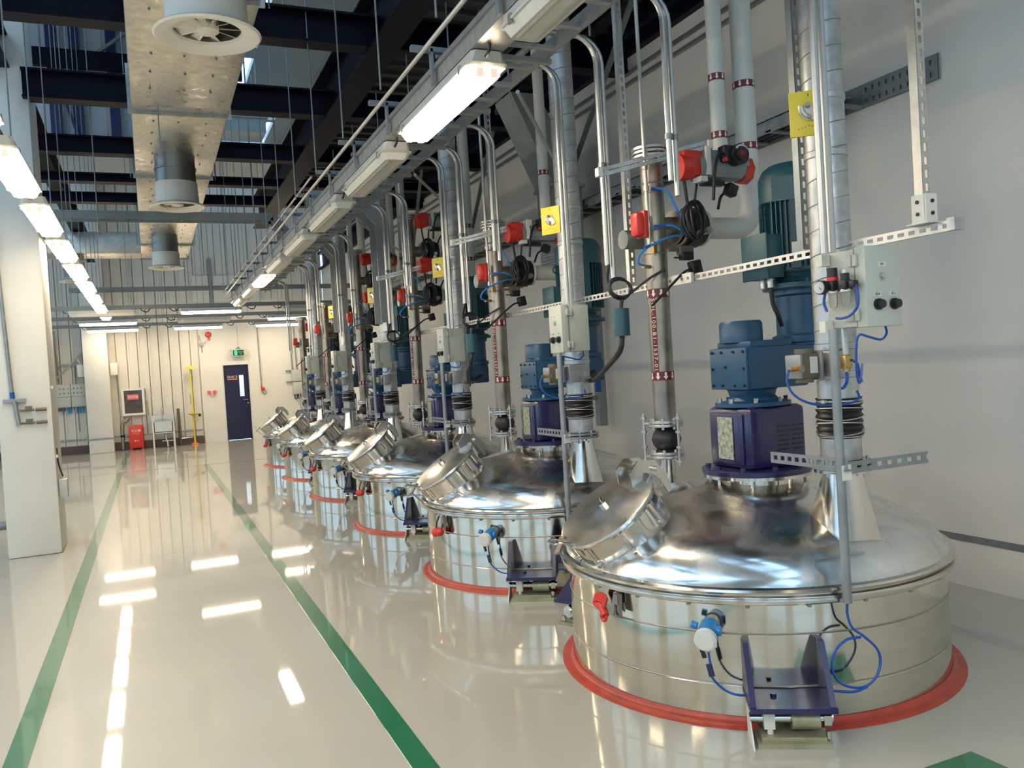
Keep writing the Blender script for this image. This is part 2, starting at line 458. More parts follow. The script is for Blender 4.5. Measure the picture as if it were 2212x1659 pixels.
# green walkway lines, joints
def line(pts, m, lb, cat='floor line', z=.003, name='floor_line'):
    return single(name, m, lambda b: b.prism([V((*p, 0)) for p in pts], (0, 0, .0005), (0, 0, z)), lb, cat)
line([(-.715, .5), (-.61, .5), (-.61, 18.35), (-.715, 18.35)], 'green', 'long green walkway line on the left, running beside the big white column')
line([(-.715, 18.95), (-.61, 18.95), (-.61, 23.4), (-.715, 23.4)], 'greensheen', 'short green line segment beyond the gap, paled by painted reflection, ending near the red cabinet')
line([(.895, 1.0), (.998, 1.0), (.998, 18.15), (.895, 18.15)], 'green', 'long green walkway line on the right, nearer the row of tanks')
line([(2.3, 1.9), (2.90, 1.9), (2.90, 2.31), (2.3, 2.31)], 'green', 'corner of a green floor marking at the bottom right, in front of the nearest tank')
line([(-8, 18.2), (XW, 18.2), (XW, 18.215), (-8, 18.215)], 'joint', 'thin dark straight joint across the floor before the far wall', 'floor joint', .002, 'floor_joint')

# ================================================================== OVERHEAD STEEL
def ibeam(b, a, c, w, h, t=.02, web=(0, 0, 0)):
    """I beam, a->c at underside level, width w, height h"""
    a = V(a); c = V(c); d = (c - a).normalized(); side = V((0, 0, 1)).cross(d)
    for zz, ww, hh in ((t / 2, w, t), (h - t / 2, w, t), (h / 2, t, h - 2 * t)):
        o = V((0, 0, zz)); b.bar(a + o, c + o, ww, hh)
beams = [(7.64, 'nearest the camera, above the first round diffuser'), (9.75, 'framing into the big white column'), (11.85, 'third in line, just past the big column'),
         (13.45, 'fourth in line, above the middle of the aisle'), (14.9, 'fifth in line, before the corrugated far bay')]
for i, (y, d) in enumerate(beams):
    hh = (.3, .3, .22, .13, .16)[i]
    single('cross_beam', 'navy', lambda b: ibeam(b, (-1.45 if i > 1 else -1.0, y, 4.67), (XW, y, 4.67), .2, hh), 'dark navy steel beam across the ceiling, ' + d, 'beam', group=None)
single('cross_beam', 'navy', lambda b: ibeam(b, (-9, 5.2, 4.67), (XW, 5.2, 4.67), .2, .3), 'dark steel beam overhead between the camera and the first ceiling diffuser', 'beam')
single('main_beam', 'navy', lambda b: ibeam(b, (2.19, 2, 4.65), (2.19, 17, 4.65), .28, .55), 'deep navy beam running lengthwise over the tanks with lit underside flange', 'beam')
single('main_beam', 'navy', lambda b: ibeam(b, (-1.2, 2, 4.98), (-1.2, 24, 4.98), .2, .35), 'dark lengthwise beam above the left row of lamps, tied to the columns', 'beam')
single('main_beam', 'navy', lambda b: ibeam(b, (4.2, 2, 5.0), (4.2, 24, 5.0), .2, .3), 'dark lengthwise beam close to the right wall, high over the pipes', 'beam')
# steel deck above the tanks: individual planks
dk = Thing('steel_deck', 'dark corrugated steel deck overhead between the deep beam and the right wall', 'deck', (3.4, 10, 5.2))
y = 3.0
while y < 17.5:
    if not (8.1 < y < 8.9): dk.part('deck_plank', 'deck', lambda b: (b.bb((2.35, y, 5.25), (4.8, y + .28, 5.28)), b.bb((2.35, y + .02, 5.2), (4.8, y + .1, 5.25))))
    y += .3
# second level: wall panels with navy posts, seen between the beams
up = Thing('upper_partition', 'pale blue sheeted wall of the upper level with navy posts, seen between ceiling beams', 'wall', (-1, 17, 5.3))
for i in range(10):
    up.part('panel', 'sheet_blue', lambda b: b.bb((-8.4 + i * 1.0, 17.0, 6.2), (-7.42 + i * 1.0, 17.06, 8.5)))
for xx in (-4.2, -1.32, -.95, -.35, 1.3):
    up.part('post', 'navyblue', lambda b: b.bb((xx, 16.8, 6.0), (xx + .17, 16.96, 8.5)))
up.part('brace', 'galvd', lambda b: b.bar((-.5, 16.75, 7.75), (.4, 16.75, 8.5), .1, .05))
up.part('brace', 'navyblue', lambda b: b.bar((-1.18, 16.75, 7.3), (-.88, 16.75, 6.2), .12, .05))
for z, hh in ((5.98, .27), (7.45, .32)):
    up.part('rail', 'navy', lambda b: b.bb((-8.4, 16.7, z), (2.0, 16.8, z + hh)))
t = Thing('corrugated_sheet', 'pale blue ridged sheeting hung high beyond the third ceiling beam', 'sheet', (-1, 20, 6.6))
for k in range(9):
    t.part('rib', 'sheet_blue', lambda b: b.prism([V((-9, 19.0 + .27 * k, 6.6)), V((-9, 19.08 + .27 * k, 6.67)), V((-9, 19.19 + .27 * k, 6.67)), V((-9, 19.27 + .27 * k, 6.6))], (0, 0, 0), (12.2, 0, 0)))
single('upper_duct', 'sheet_blue', lambda b: (b.bb((1.75, 18.2, 6.9), (2.6, 19.0, 7.6), bev=.02), b.bb((1.7, 18.15, 7.2), (2.65, 19.05, 7.24)), b.cyl((1.8, 18.6, 7.5), (1.8, 18.6, 8.6), .01, n=6), b.cyl((2.5, 18.6, 7.5), (2.5, 18.6, 8.6), .01, n=6)), 'blue-lit metal duct box high between the beams, right of the foil duct', 'duct')
# ------------------------------------------------------------------ foil duct with round diffusers
fd = Thing('supply_air_duct', 'foil-wrapped rectangular air duct hanging along the ceiling on the left', 'duct', (.48, 9, 4.5))
segs = [2.0, 3.6, 6.5, 9.35, 12.2, 15.1, 18.0, 20.0]
for a, c in zip(segs, segs[1:]):
    fd.part('duct_section', 'foil', lambda b: b.bb((.0, a + .01, 4.5), (.95, c - .01, 4.95), bev=.015))
    fd.part('joint_flange', 'galv', lambda b: (b.bb((-.03, c - .015, 4.47), (.98, c + .015, 4.98)), ))
    fd.part('foil_pin', 'galvd', lambda b: [b.sphere((.2 + .27 * i + random.uniform(-.03, .03), a + .3 + .45 * j, 4.494), .011, n=8) for i in range(3) for j in range(int((c - a - .3) / .45))] and None, stuff=True)
fd.part('branch_duct', 'foil', lambda b: b.bb((-2.1, 19.2, 4.5), (.0, 20.0, 4.95), bev=.015))
fd.part('hanger_rod', 'galvd', lambda b: [b.cyl((x, y, 4.47), (x, y, 8.5), .006, n=6) for x in (-.06, 1.01) for y in (6.5, 12.2, 18)] and None)
def diffuser(x, y, zt, zb, R, lb, vanes=True, metal=True):
    t = Thing('ceiling_diffuser', lb, 'diffuser', (x, y, zb))
    r = R * .71
    if metal: t.part('neck', 'ductmetal', lambda b: (b.lathe([(r, zt), (r, zb + .3)], (x, y, 0), 32), b.lathe([(r + .012, zb + .48), (r + .014, zb + .47), (r + .012, zb + .46)], (x, y, 0), 32)))
    t.part('collar', 'white', lambda b: b.lathe([(r * .96, zb + .3), (r + .012, zb + .3), (r + .02, zb + .05), (r + .03, zb + .045)], (x, y, 0), 40))
    t.part('rim', 'white', lambda b: b.lathe([(r * .88, zb + .05), (r * .9, zb + .03), (R * .85, zb + .004), (R * .96, zb), (R, zb + .012), (R * .97, zb + .022), (r + .02, zb + .05)], (x, y, 0), 48))
    t.part('hub', 'white', lambda b: b.lathe([(0, zb + .02), (r * .22, zb + .022), (r * .3, zb + .035), (r * .3, zb + .1)], (x, y, 0), 24))
    t.part('duct_throat', 'ductmetal', lambda b: b.lathe([(r * .9, zb + .04), (r * .9, zb + .16), (0, zb + .17)], (x, y, 0), 32))
    if vanes:
        for k in range(10):
            a = 2 * PI * k / 10
            d = V((math.cos(a), math.sin(a), 0)); s_ = V((-math.sin(a), math.cos(a), 0))
            t.part('vane', 'white', lambda b: b.prism([V((x, y, zb + .05)) + d * r * .28 - s_ * .012, V((x, y, zb + .05)) + d * r * .9 - s_ * .03, V((x, y, zb + .075)) + d * r * .9 + s_ * .03, V((x, y, zb + .07)) + d * r * .28 + s_ * .012], (0, 0, 0), (0, 0, .004)))
    return t
diffuser(1.16 * .405 + .01, 5.62, 4.5, 3.86, .33, 'large white round air diffuser nearest the camera with radial vanes')
diffuser(.455, 11.1, 4.5, 3.86, .33, 'second white round air diffuser on a grey neck under the foil duct')
diffuser(.42, 16.9, 4.5, 3.87, .32, 'third and farthest white round diffuser under the end of the foil duct')
fl = Thing('round_duct_outlet', 'dark ribbed round outlet with white rim hanging left of the aisle far back', 'diffuser', (-1.3, 19.6, 3.95))
fl.part('neck', 'ductmetal', lambda b: b.lathe([(.2, 4.5), (.2, 4.42), (.22, 4.4), (.2, 4.36), (.2, 4.24), (.22, 4.22), (.2, 4.2), (.2, 4.05)], (-1.3, 19.6, 0), 28))
fl.part('rim', 'white', lambda b: b.lathe([(.18, 4.04), (.3, 3.96), (.3, 3.98), (.2, 4.06)], (-1.3, 19.6, 0), 32))

# ------------------------------------------------------------------ cable tray across the aisle and bends down
def tray(lb, path, wv, depth=.06, name='cable_tray', rung=.33, m='crane'):
    t = Thing(name, lb, 'cable tray', path[0])
    wv = V(wv)
    for s_ in (-1, 1):
        t.part('side_rail', m, lambda b: [b.bar(V(a) + wv * s_, V(c) + wv * s_, depth if abs(V(wv).normalized().z) > .5 else .012, depth if abs(V(wv).normalized().z) < .5 else .012, up=wv) if False else b.bar(V(a) + wv * s_, V(c) + wv * s_, .012, depth, up=(V(c) - V(a)).cross(wv)) for a, c in zip(path, path[1:])] and None)
    for a, c in zip(path, path[1:]):
        a = V(a); c = V(c); L = (c - a).length; nn = max(1, int(L / rung))
        for i in range(nn):
            p = a + (c - a) * (i + .5) / nn
            t.part('rung', 'galv', lambda b: b.bar(p - wv, p + wv, .03, .02, up=(c - a)))
    return t
tray('slotted cable tray crossing high above the aisle, bending down at its right end', [(-1.4, 13.0, 4.1), (1.85, 13.0, 4.1), (2.1, 13.0, 3.8)], (0, .14, 0), .11)
tray('grey cable tray crossing the aisle far back, parallel to and below the foil duct branch', [(-1.4, 19.3, 3.75), (4.7, 19.3, 3.75)], (0, .12, 0), .08)

def drop_tray(k, zt, zb, lb):
    x = X0 - .14; y = YS[k] - 1.10
    t = Thing('cable_tray', lb, 'cable tray', (x, y, zb))
    path = [(1.95, zt), (x - .28, zt), (x, zt - .3), (x, zb)]
    for s_ in (-1, 1):
        def rail(b):
            for (xa, za), (xb, zb_) in zip(path, path[1:]): b.bar((xa, y + s_ * .16, za), (xb, y + s_ * .16, zb_), .16, .012, up=(0, 1, 0))
            b.box((x - .28, y + s_ * .16, zt), (.15, .0125, .15)); b.box((x, y + s_ * .16, zt - .3), (.15, .0125, .15))
        t.part('side_rail', 'traygrey', rail)
    z = zt - .45
    while z > zb:
        t.part('rung', 'galv', lambda b: b.bb((x - .01, y - .155, z), (x + .02, y + .155, z + .03))); z -= .3
    for i in range(4):
        t.part('cable', 'conduit', lambda b: b.tube([(1.95, y - .06 + .05 * i, zt + .02), (x - .27, y - .06 + .05 * i, zt + .02), (x + .01, y - .06 + .05 * i, zt - .3), (x + .01, y - .06 + .05 * i, zb - .1)], .012, 6))
drop_tray(3, 3.88, 2.30, 'wide grey cable tray bending down to the fourth tank, larger of the two drops')
drop_tray(4, 3.85, 2.35, 'grey cable tray bending down to the fifth tank, left of the wide drop')

# ------------------------------------------------------------------ lamps
def lamp(a, d, lit, lb, L=1.37, z=3.18, w=.21, tag=''):
    """a: start point (x,y) of the long axis, d: direction"""
    d = V((*d, 0)); s_ = V((0, 0, 1)).cross(d)
    t = Thing('strip_lamp', lb, 'lamp', (a[0], a[1], z))
    o = V((a[0], a[1], 0))
    def P(u, v, zz): return o + d * u + s_ * v + V((0, 0, zz))
    def tub(b, u0, u1, w0, w1, z0, z1, ch=.03):
        # tub with chamfered plan corners, w0 half width at bottom z0, w1 at top z1
        def ring(h, zz, e): return [P(u0 + e, -h + ch, zz), P(u0 + e + ch, -h, zz), P(u1 - e - ch, -h, zz), P(u1 - e, -h + ch, zz), P(u1 - e, h - ch, zz), P(u1 - e - ch, h, zz), P(u0 + e + ch, h, zz), P(u0 + e, h - ch, zz)]
        A = [b.bm.verts.new(v) for v in ring(w0, z0, .02)]; B = [b.bm.verts.new(v) for v in ring(w1, z1, 0)]
        b.bm.faces.new(A[::-1]); b.bm.faces.new(B)
        for i in range(8):
            j = (i + 1) % 8; b.bm.faces.new((A[i], A[j], B[j], B[i]))
    h = w / 2
    key = ('lamp', tuple(d), round(w, 3), round(z, 3))
    t.part('housing', 'housing', lambda b: (tub(b, 0, L, h, h * .82, z + .055, z + .12, .02), tub(b, 0, L, h + .008, h + .008, z + .048, z + .06, .02)))
    if lit:
        t.part('diffuser_cover', 'lit', lambda b: tub(b, .03, L - .03, h * .72, h * .95, z, z + .05, .02))
        t.part('end_cap', 'litend', lambda b: [b.box(P(u, v, z + .018), (.02, .035, .04) if abs(d.x) > .5 else (.035, .02, .04)) for u in (.035, L - .035) for v in (-.04, .04)] and None, label='warm lamp holder ends')
    else:
        t.part('diffuser_cover', 'lens', lambda b: tub(b, .02, L - .02, h * .70, h * .95, z, z + .05, .02))
        for v in (-.045, .045):
            t.part('reflector_rib', 'lens_in', lambda b: b.cyl(P(.08, v, z + .003), P(L - .08, v, z + .003), .012, n=10))
    t.part('cable_gland', 'black', lambda b: b.tube(smooth_pts([P(-.015, .02, z + .08), P(-.07, .02, z + .1), P(-.09, .02, z + .17)], 4), .009, 6))
    for u in (.02, L - .02):
        for v in (-h - .004, h + .004):
            t.part('clip', 'zinc', lambda b: b.box(P(u + (.12 if u < .5 else -.12), v, z + .055), (.03, .012, .045) if abs(d.x) > .5 else (.012, .03, .045)))
    return t
# left row (all lit)
names_l = ['cut by the left edge of the frame', 'second from the camera', 'third from the camera', 'fourth from the camera', 'fifth from the camera', 'sixth from the camera', 'seventh from the camera', 'farthest of the row']
for i in range(-5, 9):
    y = 6.08 + 1.82 * i
    if y + 1.4 > 21.0: continue
    if i >= 0 and i < 8: lb = 'lit strip lamp in the left row, ' + names_l[i]
    else: lb = 'lit strip lamp of the left row behind the frame edge, %s backwards' % NTH[-i - 1]
    lamp((-.79, y), (0, 1), True, lb)
tl = Thing('lamp_trunking', 'thin grey support channel carrying the left row of lit lamps', 'trunking', (-.79, 2, 3.3))
tl.part('channel', 'galvd', lambda b: b.bb((-.815, -3, 3.305), (-.765, 20.5, 3.345)))
for i in range(12):
    yy = 5.5 + 1.3 * i
    if yy < 20.5: tl.part('hanger_rod', 'galvd', lambda b: b.cyl((-.79, yy, 3.34), (-.79, yy, 8.5), .006, n=6))
# right row
names_r = ['unlit strip lamp at the top edge, closest to the camera on the right row', 'brightly lit strip lamp on the right row, above the aisle side of the near tanks', 'unlit strip lamp directly beyond the bright lamp', 'dirty unlit strip lamp, second beyond the bright lamp', 'unlit strip lamp, third beyond the bright lamp',
           'small unlit strip lamp just before the distant lit one', 'distant lit strip lamp of the right row', 'unlit strip lamp just beyond the distant lit one of the right row', 'last unlit strip lamp of the right row']
for i, y in enumerate([2.27, 4.04, 5.80, 7.57, 9.34, 11.1, 12.85, 14.6, 16.35]):
    lamp((1.735, y), (0, 1), i in (1, 6), names_r[i], z=3.19, w=.215)
lamp((1.735, -1.3), (0, 1), True, 'lit strip lamp of the right row behind the camera', z=3.19)
lamp((1.735, -3.3), (0, 1), True, 'lit strip lamp of the right row farthest behind the camera', z=3.19)
tr = Thing('lamp_trunking', 'grey steel trunking running above the right row of strip lamps', 'trunking', (1.74, 2, 3.3))
tr.part('channel', 'galv', lambda b: b.bb((1.645, -3.5, 3.315), (1.825, 18.3, 3.40)))
tr.part('side_lip', 'galvd', lambda b: (b.bb((1.63, -3.5, 3.40), (1.645, 18.3, 3.43)), b.bb((1.825, -3.5, 3.40), (1.84, 18.3, 3.43))))
for i in range(16):
    y = 2.6 + i * 1.0
    tr.part('bracket', 'galvd', lambda b: (b.bb((1.615, y, 3.31), (1.63, y + .04, 3.52)), b.bb((1.5, y, 3.50), (2.4, y + .04, 3.53))))
single('conduit_pipe', 'conduit', lambda b: (b.tube([(1.57, .5, 3.50), (1.57, 19, 3.50)], .014, 8), b.tube([(1.53, 8.0, 3.56), (1.53, 18, 3.56)], .01, 8)), 'thin steel conduit running along the aisle side of the right lamp row', 'conduit')
tt = Thing('ladder_tray', 'ladder cable tray above and behind the right lamp row', 'cable tray', (2.1, 2, 3.56))
for xx in (1.92, 2.38):
    tt.part('side_rail', 'galvd', lambda b: b.bb((xx, 1, 3.54), (xx + .015, 18.5, 3.64)))
for i in range(52):
    tt.part('rung', 'galv', lambda b: b.bb((1.93, 1.2 + i * .33, 3.55), (2.38, 1.24 + i * .33, 3.57)))
for xx, r in ((2.0, .016), (2.06, .02), (2.15, .014), (2.25, .022)):
    tt.part('cable', 'black' if r < .017 else 'galvd', lambda b: b.tube([(xx, 1, 3.59), (xx, 18.5, 3.59)], r, 6))
for i in range(14):
    y = 3.0 + i * 1.15
    for j, xx in enumerate((1.50, 2.42)):
        single('threaded_rod', 'galvd', lambda b: b.cyl((xx, y, 3.5), (xx, y, 4.66 if j else 8.5), .0065, n=6), 'thin threaded rod on the %s side of the right lamp row, %s from the camera' % (('aisle', 'wall')[j], NTH[i]), 'rod', group='threaded rods over the right lamp row')
for i, (xx, yy, zz) in enumerate([(.25, 9.2, 4.1), (.5, 13.0, 4.1), (-.9, 12.9, 4.1), (1.2, 13.1, 4.1), (1.6, 13.1, 4.1), (-.4, 9.9, 3.34), (.9, 19.3, 3.8), (1.7, 19.3, 3.8), (-.2, 19.4, 3.8), (2.5, 19.3, 3.8)]):
    single('threaded_rod', 'galvd', lambda b: b.cyl((xx, yy, zz), (xx, yy, 8.5), .006, n=6), 'thin rod hanging from the roof over the aisle and its trays', 'rod', group='threaded rods over the aisle')
# cross rows near the far wall
rowdesc = {18.7: 'front cross row', 21.3: 'middle cross row', 23.8: 'rear cross row'}
lit_ = {(18.7, 0): 0, (18.7, 1): 1, (18.7, 2): 0, (21.3, 0): 1, (21.3, 1): 0, (21.3, 2): 1, (23.8, 0): 1, (23.8, 1): 1, (23.8, 2): 1}
posd = ['at left', 'in the middle', 'at right']
for y, rn in rowdesc.items():
    for j, xs in enumerate((-1.42, .66, 2.75)):
        l = lit_[(y, j)]
        lamp((xs, y), (1, 0), bool(l), ('lit' if l else 'unlit') + ' strip lamp ' + posd[j] + ' of the ' + rn + ' near the far wall', L=1.25, z=3.15, w=.2)
    t = Thing('lamp_trunking', 'grey channel carrying the ' + rn + ' of lamps near the far wall', 'trunking', (1.5, y, 3.28))
    t.part('channel', 'crane', lambda b: b.bb((-3.5, y - .06, 3.28), (XW - .02, y + .06, 3.36)))
    for xx in (-1.7, -.3, .4, 1.3, 2.3, 3.4): t.part('hanger_rod', 'galvd', lambda b: b.cyl((xx, y, 3.36), (xx, y, 5.5), .006, n=6))
    for xx in (-.1, .45, 2.0, 2.55):
        t.part('cable', 'black', lambda b: b.tube(smooth_pts([(xx, y - .05, 3.3), (xx + .06, y - .06, 3.23), (xx + .15, y - .06, 3.22), (xx + .2, y - .05, 3.3)], 4), .01, 6))
# lamps elsewhere in the hall (outside the frame, lighting it)
for j, xx in enumerate((-5.5,)):
    for y in (0, 4, 8, 12, 16): lamp((xx, y), (0, 1), True, 'lit strip lamp beyond the left columns, %s along that bay' % NTH[y // 4], z=3.6)

# ================================================================== TANK UNITS
def tank(k, o):
    nm = ORD[k]
    t = Thing('mixing_tank', 'polished steel mixing tank with domed lid and side hatch, ' + nm + ' to the camera' if k < 5 else 'polished steel mixing tank at the far end of the row, farthest from the camera', 'tank', (0, 0, 0), o)
    K = 'tank'
    t.part('body', 'body', lambda b: b.lathe([(.988, 0), (.988, .17), (.9865, .172), (.9865, .178), (.988, .18), (.988, .40), (.986, .402), (.986, .408), (.988, .41), (.988, .545)], n=96), K)
    t.part('weld_seam', 'seam', lambda b: b.lathe([(.987, .401), (.9905, .405), (.987, .409)], n=96), K)
    t.part('weld_seam', 'seam', lambda b: b.lathe([(.987, .1715), (.9895, .1745), (.987, .1775)], n=96), 'tank2')
    t.part('rim', 'steel', lambda b: b.lathe([(.985, .54), (1.02, .54), (1.028, .545), (1.031, .56), (1.028, .575), (1.012, .58), (1.012, .586), (1.026, .588), (1.030, .598), (1.024, .608), (1.0, .612), (.97, .612)], n=96), K)
    t.part('dome', 'dome', lambda b: b.lathe([(1.0, .611), (.995, .617), (.985, .628), (.975, .645), (.955, .675), (.92, .710), (.88, .738), (.82, .772), (.75, .802), (.66, .836), (.55, .873), (.43, .908), (.3, .938), (.15, .961), (0, .97)], n=96), K)
    t.part('floor_seal', 'seal', lambda b: b.lathe([(.989, .035), (.994, .034), (1.0, .022), (1.010, .012), (1.02, .010), (1.048, .007), (1.054, .003), (1.054, 0), (.98, 0)], n=96), K, label='red sealing ring at the floor')
    t.part('rim_bolt', 'seam', lambda b: [b.cyl((1.0 * math.cos(a), 1.0 * math.sin(a), .525), (1.0 * math.cos(a), 1.0 * math.sin(a), .541), .009, n=6) for a in [i * PI / 12 + .1 for i in range(24)]] and None, K)
    # side hatch
    c = V((-.80, .0, .79)); nv = V((-.583, .027, .812)).normalized()
    q = nv.to_track_quat('Z', 'Y').to_matrix()
    # in-plane axes: upslope direction and sideways
    upd = (V((0, 0, 1)) - nv * nv.z).normalized(); sd = nv.cross(upd)
    R3 = Matrix((sd, upd, nv)).transposed()
    def L(a, b_, h): return c + sd * a + upd * b_ + nv * h
    t.part('hatch_neck', 'steel', lambda b: b.lathe([(.258, -.18), (.258, .085), (.268, .09), (.270, .10), (.266, .105)], c, 48, rot=R3), K)
    lid = t.part('hatch_lid', 'lidsteel', lambda b: b.lathe([(.270, .106), (.281, .109), (.284, .118), (.281, .127), (.270, .129), (.25, .131), (.2, .138), (.12, .144), (0, .147)], c, 48, rot=R3), K)
    # hinge plates on the uphill side, latch and grab handle on the downhill side
    def hinge(b, s_):
        w = .012
        poly = [(.15, .12), (.19, .205), (.26, .225), (.335, .17), (.35, .06), (.32, -.02), (.295, -.02), (.30, .07), (.28, .13), (.245, .16), (.21, .12)]
        b.prism([L(s_ - w / 2, u, h) for u, h in poly], (0, 0, 0), sd * w)
    for s_ in (-.075, .075):
        t.part('hinge_plate', 'steel', lambda b: hinge(b, s_), 'tank%s' % s_, parent=lid)
    t.part('hinge_pin', 'steel', lambda b: b.cyl(L(-.12, .31, .13), L(.12, .31, .13), .014, n=12), K, parent=lid)
    t.part('grab_handle', 'steel', lambda b: b.tube([L(-.05, -.26, .13), L(-.05, -.315, .19), L(-.045, -.335, .195), L(.045, -.335, .195), L(.05, -.315, .19), L(.05, -.26, .13)], .007, 8), K, parent=lid)
    t.part('latch', 'seam', lambda b: (b.bar(L(.10, -.25, .135), L(.03, -.34, .12), .035, .012, up=nv), b.bar(L(.03, -.33, .12), L(.03, -.31, .0), .02, .012)), K, parent=lid)
    t.part('sight_nut', 'steel', lambda b: (b.cyl(L(0, 0, .142), L(0, 0, .165), .022, n=6), b.tube([L(.0, .0, .17), L(.04, .02, .17)], .006, 6)), K, parent=lid)
    # swing bolts around the neck
    for i in range(8):
        a = 2 * PI * i / 8 + .35
        if abs(math.sin(a) - 1) < .15: continue
        t.part('swing_bolt', 'steel', lambda b: (b.cyl(L(.272 * math.cos(a), .272 * math.sin(a), -.0), L(.272 * math.cos(a), .272 * math.sin(a), .10), .008, n=8), b.cyl(L(.272 * math.cos(a), .272 * math.sin(a), -.02), L(.255 * math.cos(a), .255 * math.sin(a), -.02), .014, n=8)), 'tank_sb%d' % i)
    # vent nozzle: square flare on the dome up to a round flange
    def flare(b):
        cx, cy = -.017, -.745; N = 32
        def ring(r, z, sq, dz=0):
            vs = []
            for i in range(N):
                a = 2 * PI * i / N + PI / 4
                cc, ss = math.cos(a), math.sin(a); m_ = max(abs(cc), abs(ss)); f = r * ((1 - sq) + sq / m_)
                px, py = cc, ss
                rot = -.15
                xx = cx + f * (px * math.cos(rot) - py * math.sin(rot)); yy = cy + f * (px * math.sin(rot) + py * math.cos(rot))
                zz = z
                if sq == 1:
                    rad = math.hypot(xx, yy); zz = .965 - .28 * rad * rad - .02
                vs.append(b.bm.verts.new((xx, yy, zz)))
            return vs
        rings = [ring(.112, .78, 1), ring(.085, 1.06, .0)]
        for A, B in zip(rings, rings[1:]):
            for i in range(N):
                j = (i + 1) % N; b.bm.faces.new((A[i], A[j], B[j], B[i]))
    t.part('vent_nozzle', 'steel', flare, K)
    t.part('nozzle_flange', 'steel', lambda b: b.lathe([(.08, 1.06), (.125, 1.06), (.125, 1.075), (.08, 1.075)], (-.017, -.745, 0), 32), K)
    # standoff ring below the drive
    t.part('drive_pad', 'steel', lambda b: (b.lathe([(.20, .93), (.20, .975), (.285, .978), (.285, .995), (0, .995)], (.03, -.08, 0), 40), *[b.cyl((.03 + .25 * math.cos(a), -.08 + .25 * math.sin(a), .90), (.03 + .25 * math.cos(a), -.08 + .25 * math.sin(a), .98), .009, n=6) for a in [i * PI / 4 for i in range(8)]]), K)
    # indigo support brackets
    for j, ang in enumerate((238.5, 118.5, 358.5)):
        a = math.radians(ang); d = V((math.cos(a), math.sin(a), 0)); s2 = V((-d.y, d.x, 0))
        def Q(r, s_, z): return d * r + s2 * s_ + V((0, 0, z))
        pl = t.part('support_bracket', 'indigo', lambda b: b.prism([Q(.96, -.175, .148), Q(1.215, -.175, .148), Q(1.215, .175, .148), Q(.96, .175, .148)], (0, 0, 0), (0, 0, .022)), 'br%d' % j)
        for s_ in (-.16, .16):
            t.part('fin', 'indigo', lambda b: b.prism([Q(.94, s_, .16), Q(1.21, s_, .16), Q(1.03, s_, .385), Q(.95, s_, .385)], s2 * -.012, s2 * .012), 'br%d%s' % (j, s_), parent=pl)
        t.part('bolt', 'indigo', lambda b: b.cyl(Q(1.08, -.06, .17), Q(1.08, -.06, .182), .013, n=6), 'br%d' % j, parent=pl)
        sides = ['front', 'rear left', 'wall side']
        lc = Thing('load_cell', 'load cell foot under the ' + sides[j] + ' bracket of the ' + nm + ' tank', 'load cell', (d.x * 1.11, d.y * 1.11, 0), o)
        lc.part('base_plate', 'yellowish', lambda b: (b.prism([Q(1.06, -.15, 0), Q(1.21, -.15, 0), Q(1.21, .15, 0), Q(1.06, .15, 0)], (0, 0, 0), (0, 0, .022)), b.prism([Q(1.05, -.13, .022), Q(1.19, -.13, .022), Q(1.19, .13, .022), Q(1.05, .13, .022)], (0, 0, 0), (0, 0, .018))), 'br%d' % j)
        lc.part('end_plate', 'white', lambda b: b.prism([Q(1.05, -.168, .148), Q(1.07, -.168, .148), Q(1.23, -.168, 0), Q(1.05, -.168, 0)], s2 * -.003, s2 * .003), 'br%d' % j)
        lc.part('shaft', 'steel', lambda b: b.cyl(Q(1.12, -.17, .095), Q(1.12, .17, .095), .022, n=16), 'br%d' % j)
        lc.part('sleeve', 'yellowish', lambda b: b.cyl(Q(1.12, 0, .088), Q(1.12, .115, .088), .042, n=20), 'br%d' % j, label='dull green-grey sleeve')
        lc.part('clevis_block', 'white', lambda b: (b.prism([Q(1.08, -.115, .06), Q(1.16, -.115, .06), Q(1.16, -.07, .06), Q(1.08, -.07, .06)], (0, 0, 0), (0, 0, .088)), b.cyl(Q(1.15, -.09, .04), Q(1.15, -.09, .062), .013, n=8)), 'br%d' % j)
        lc.part('end_nut', 'steel', lambda b: (b.cyl(Q(1.12, .13, .095), Q(1.12, .16, .095), .04, n=6), b.cyl(Q(1.17, .14, .03), Q(1.17, .14, .06), .012, n=6)), 'br%d' % j)
    return t

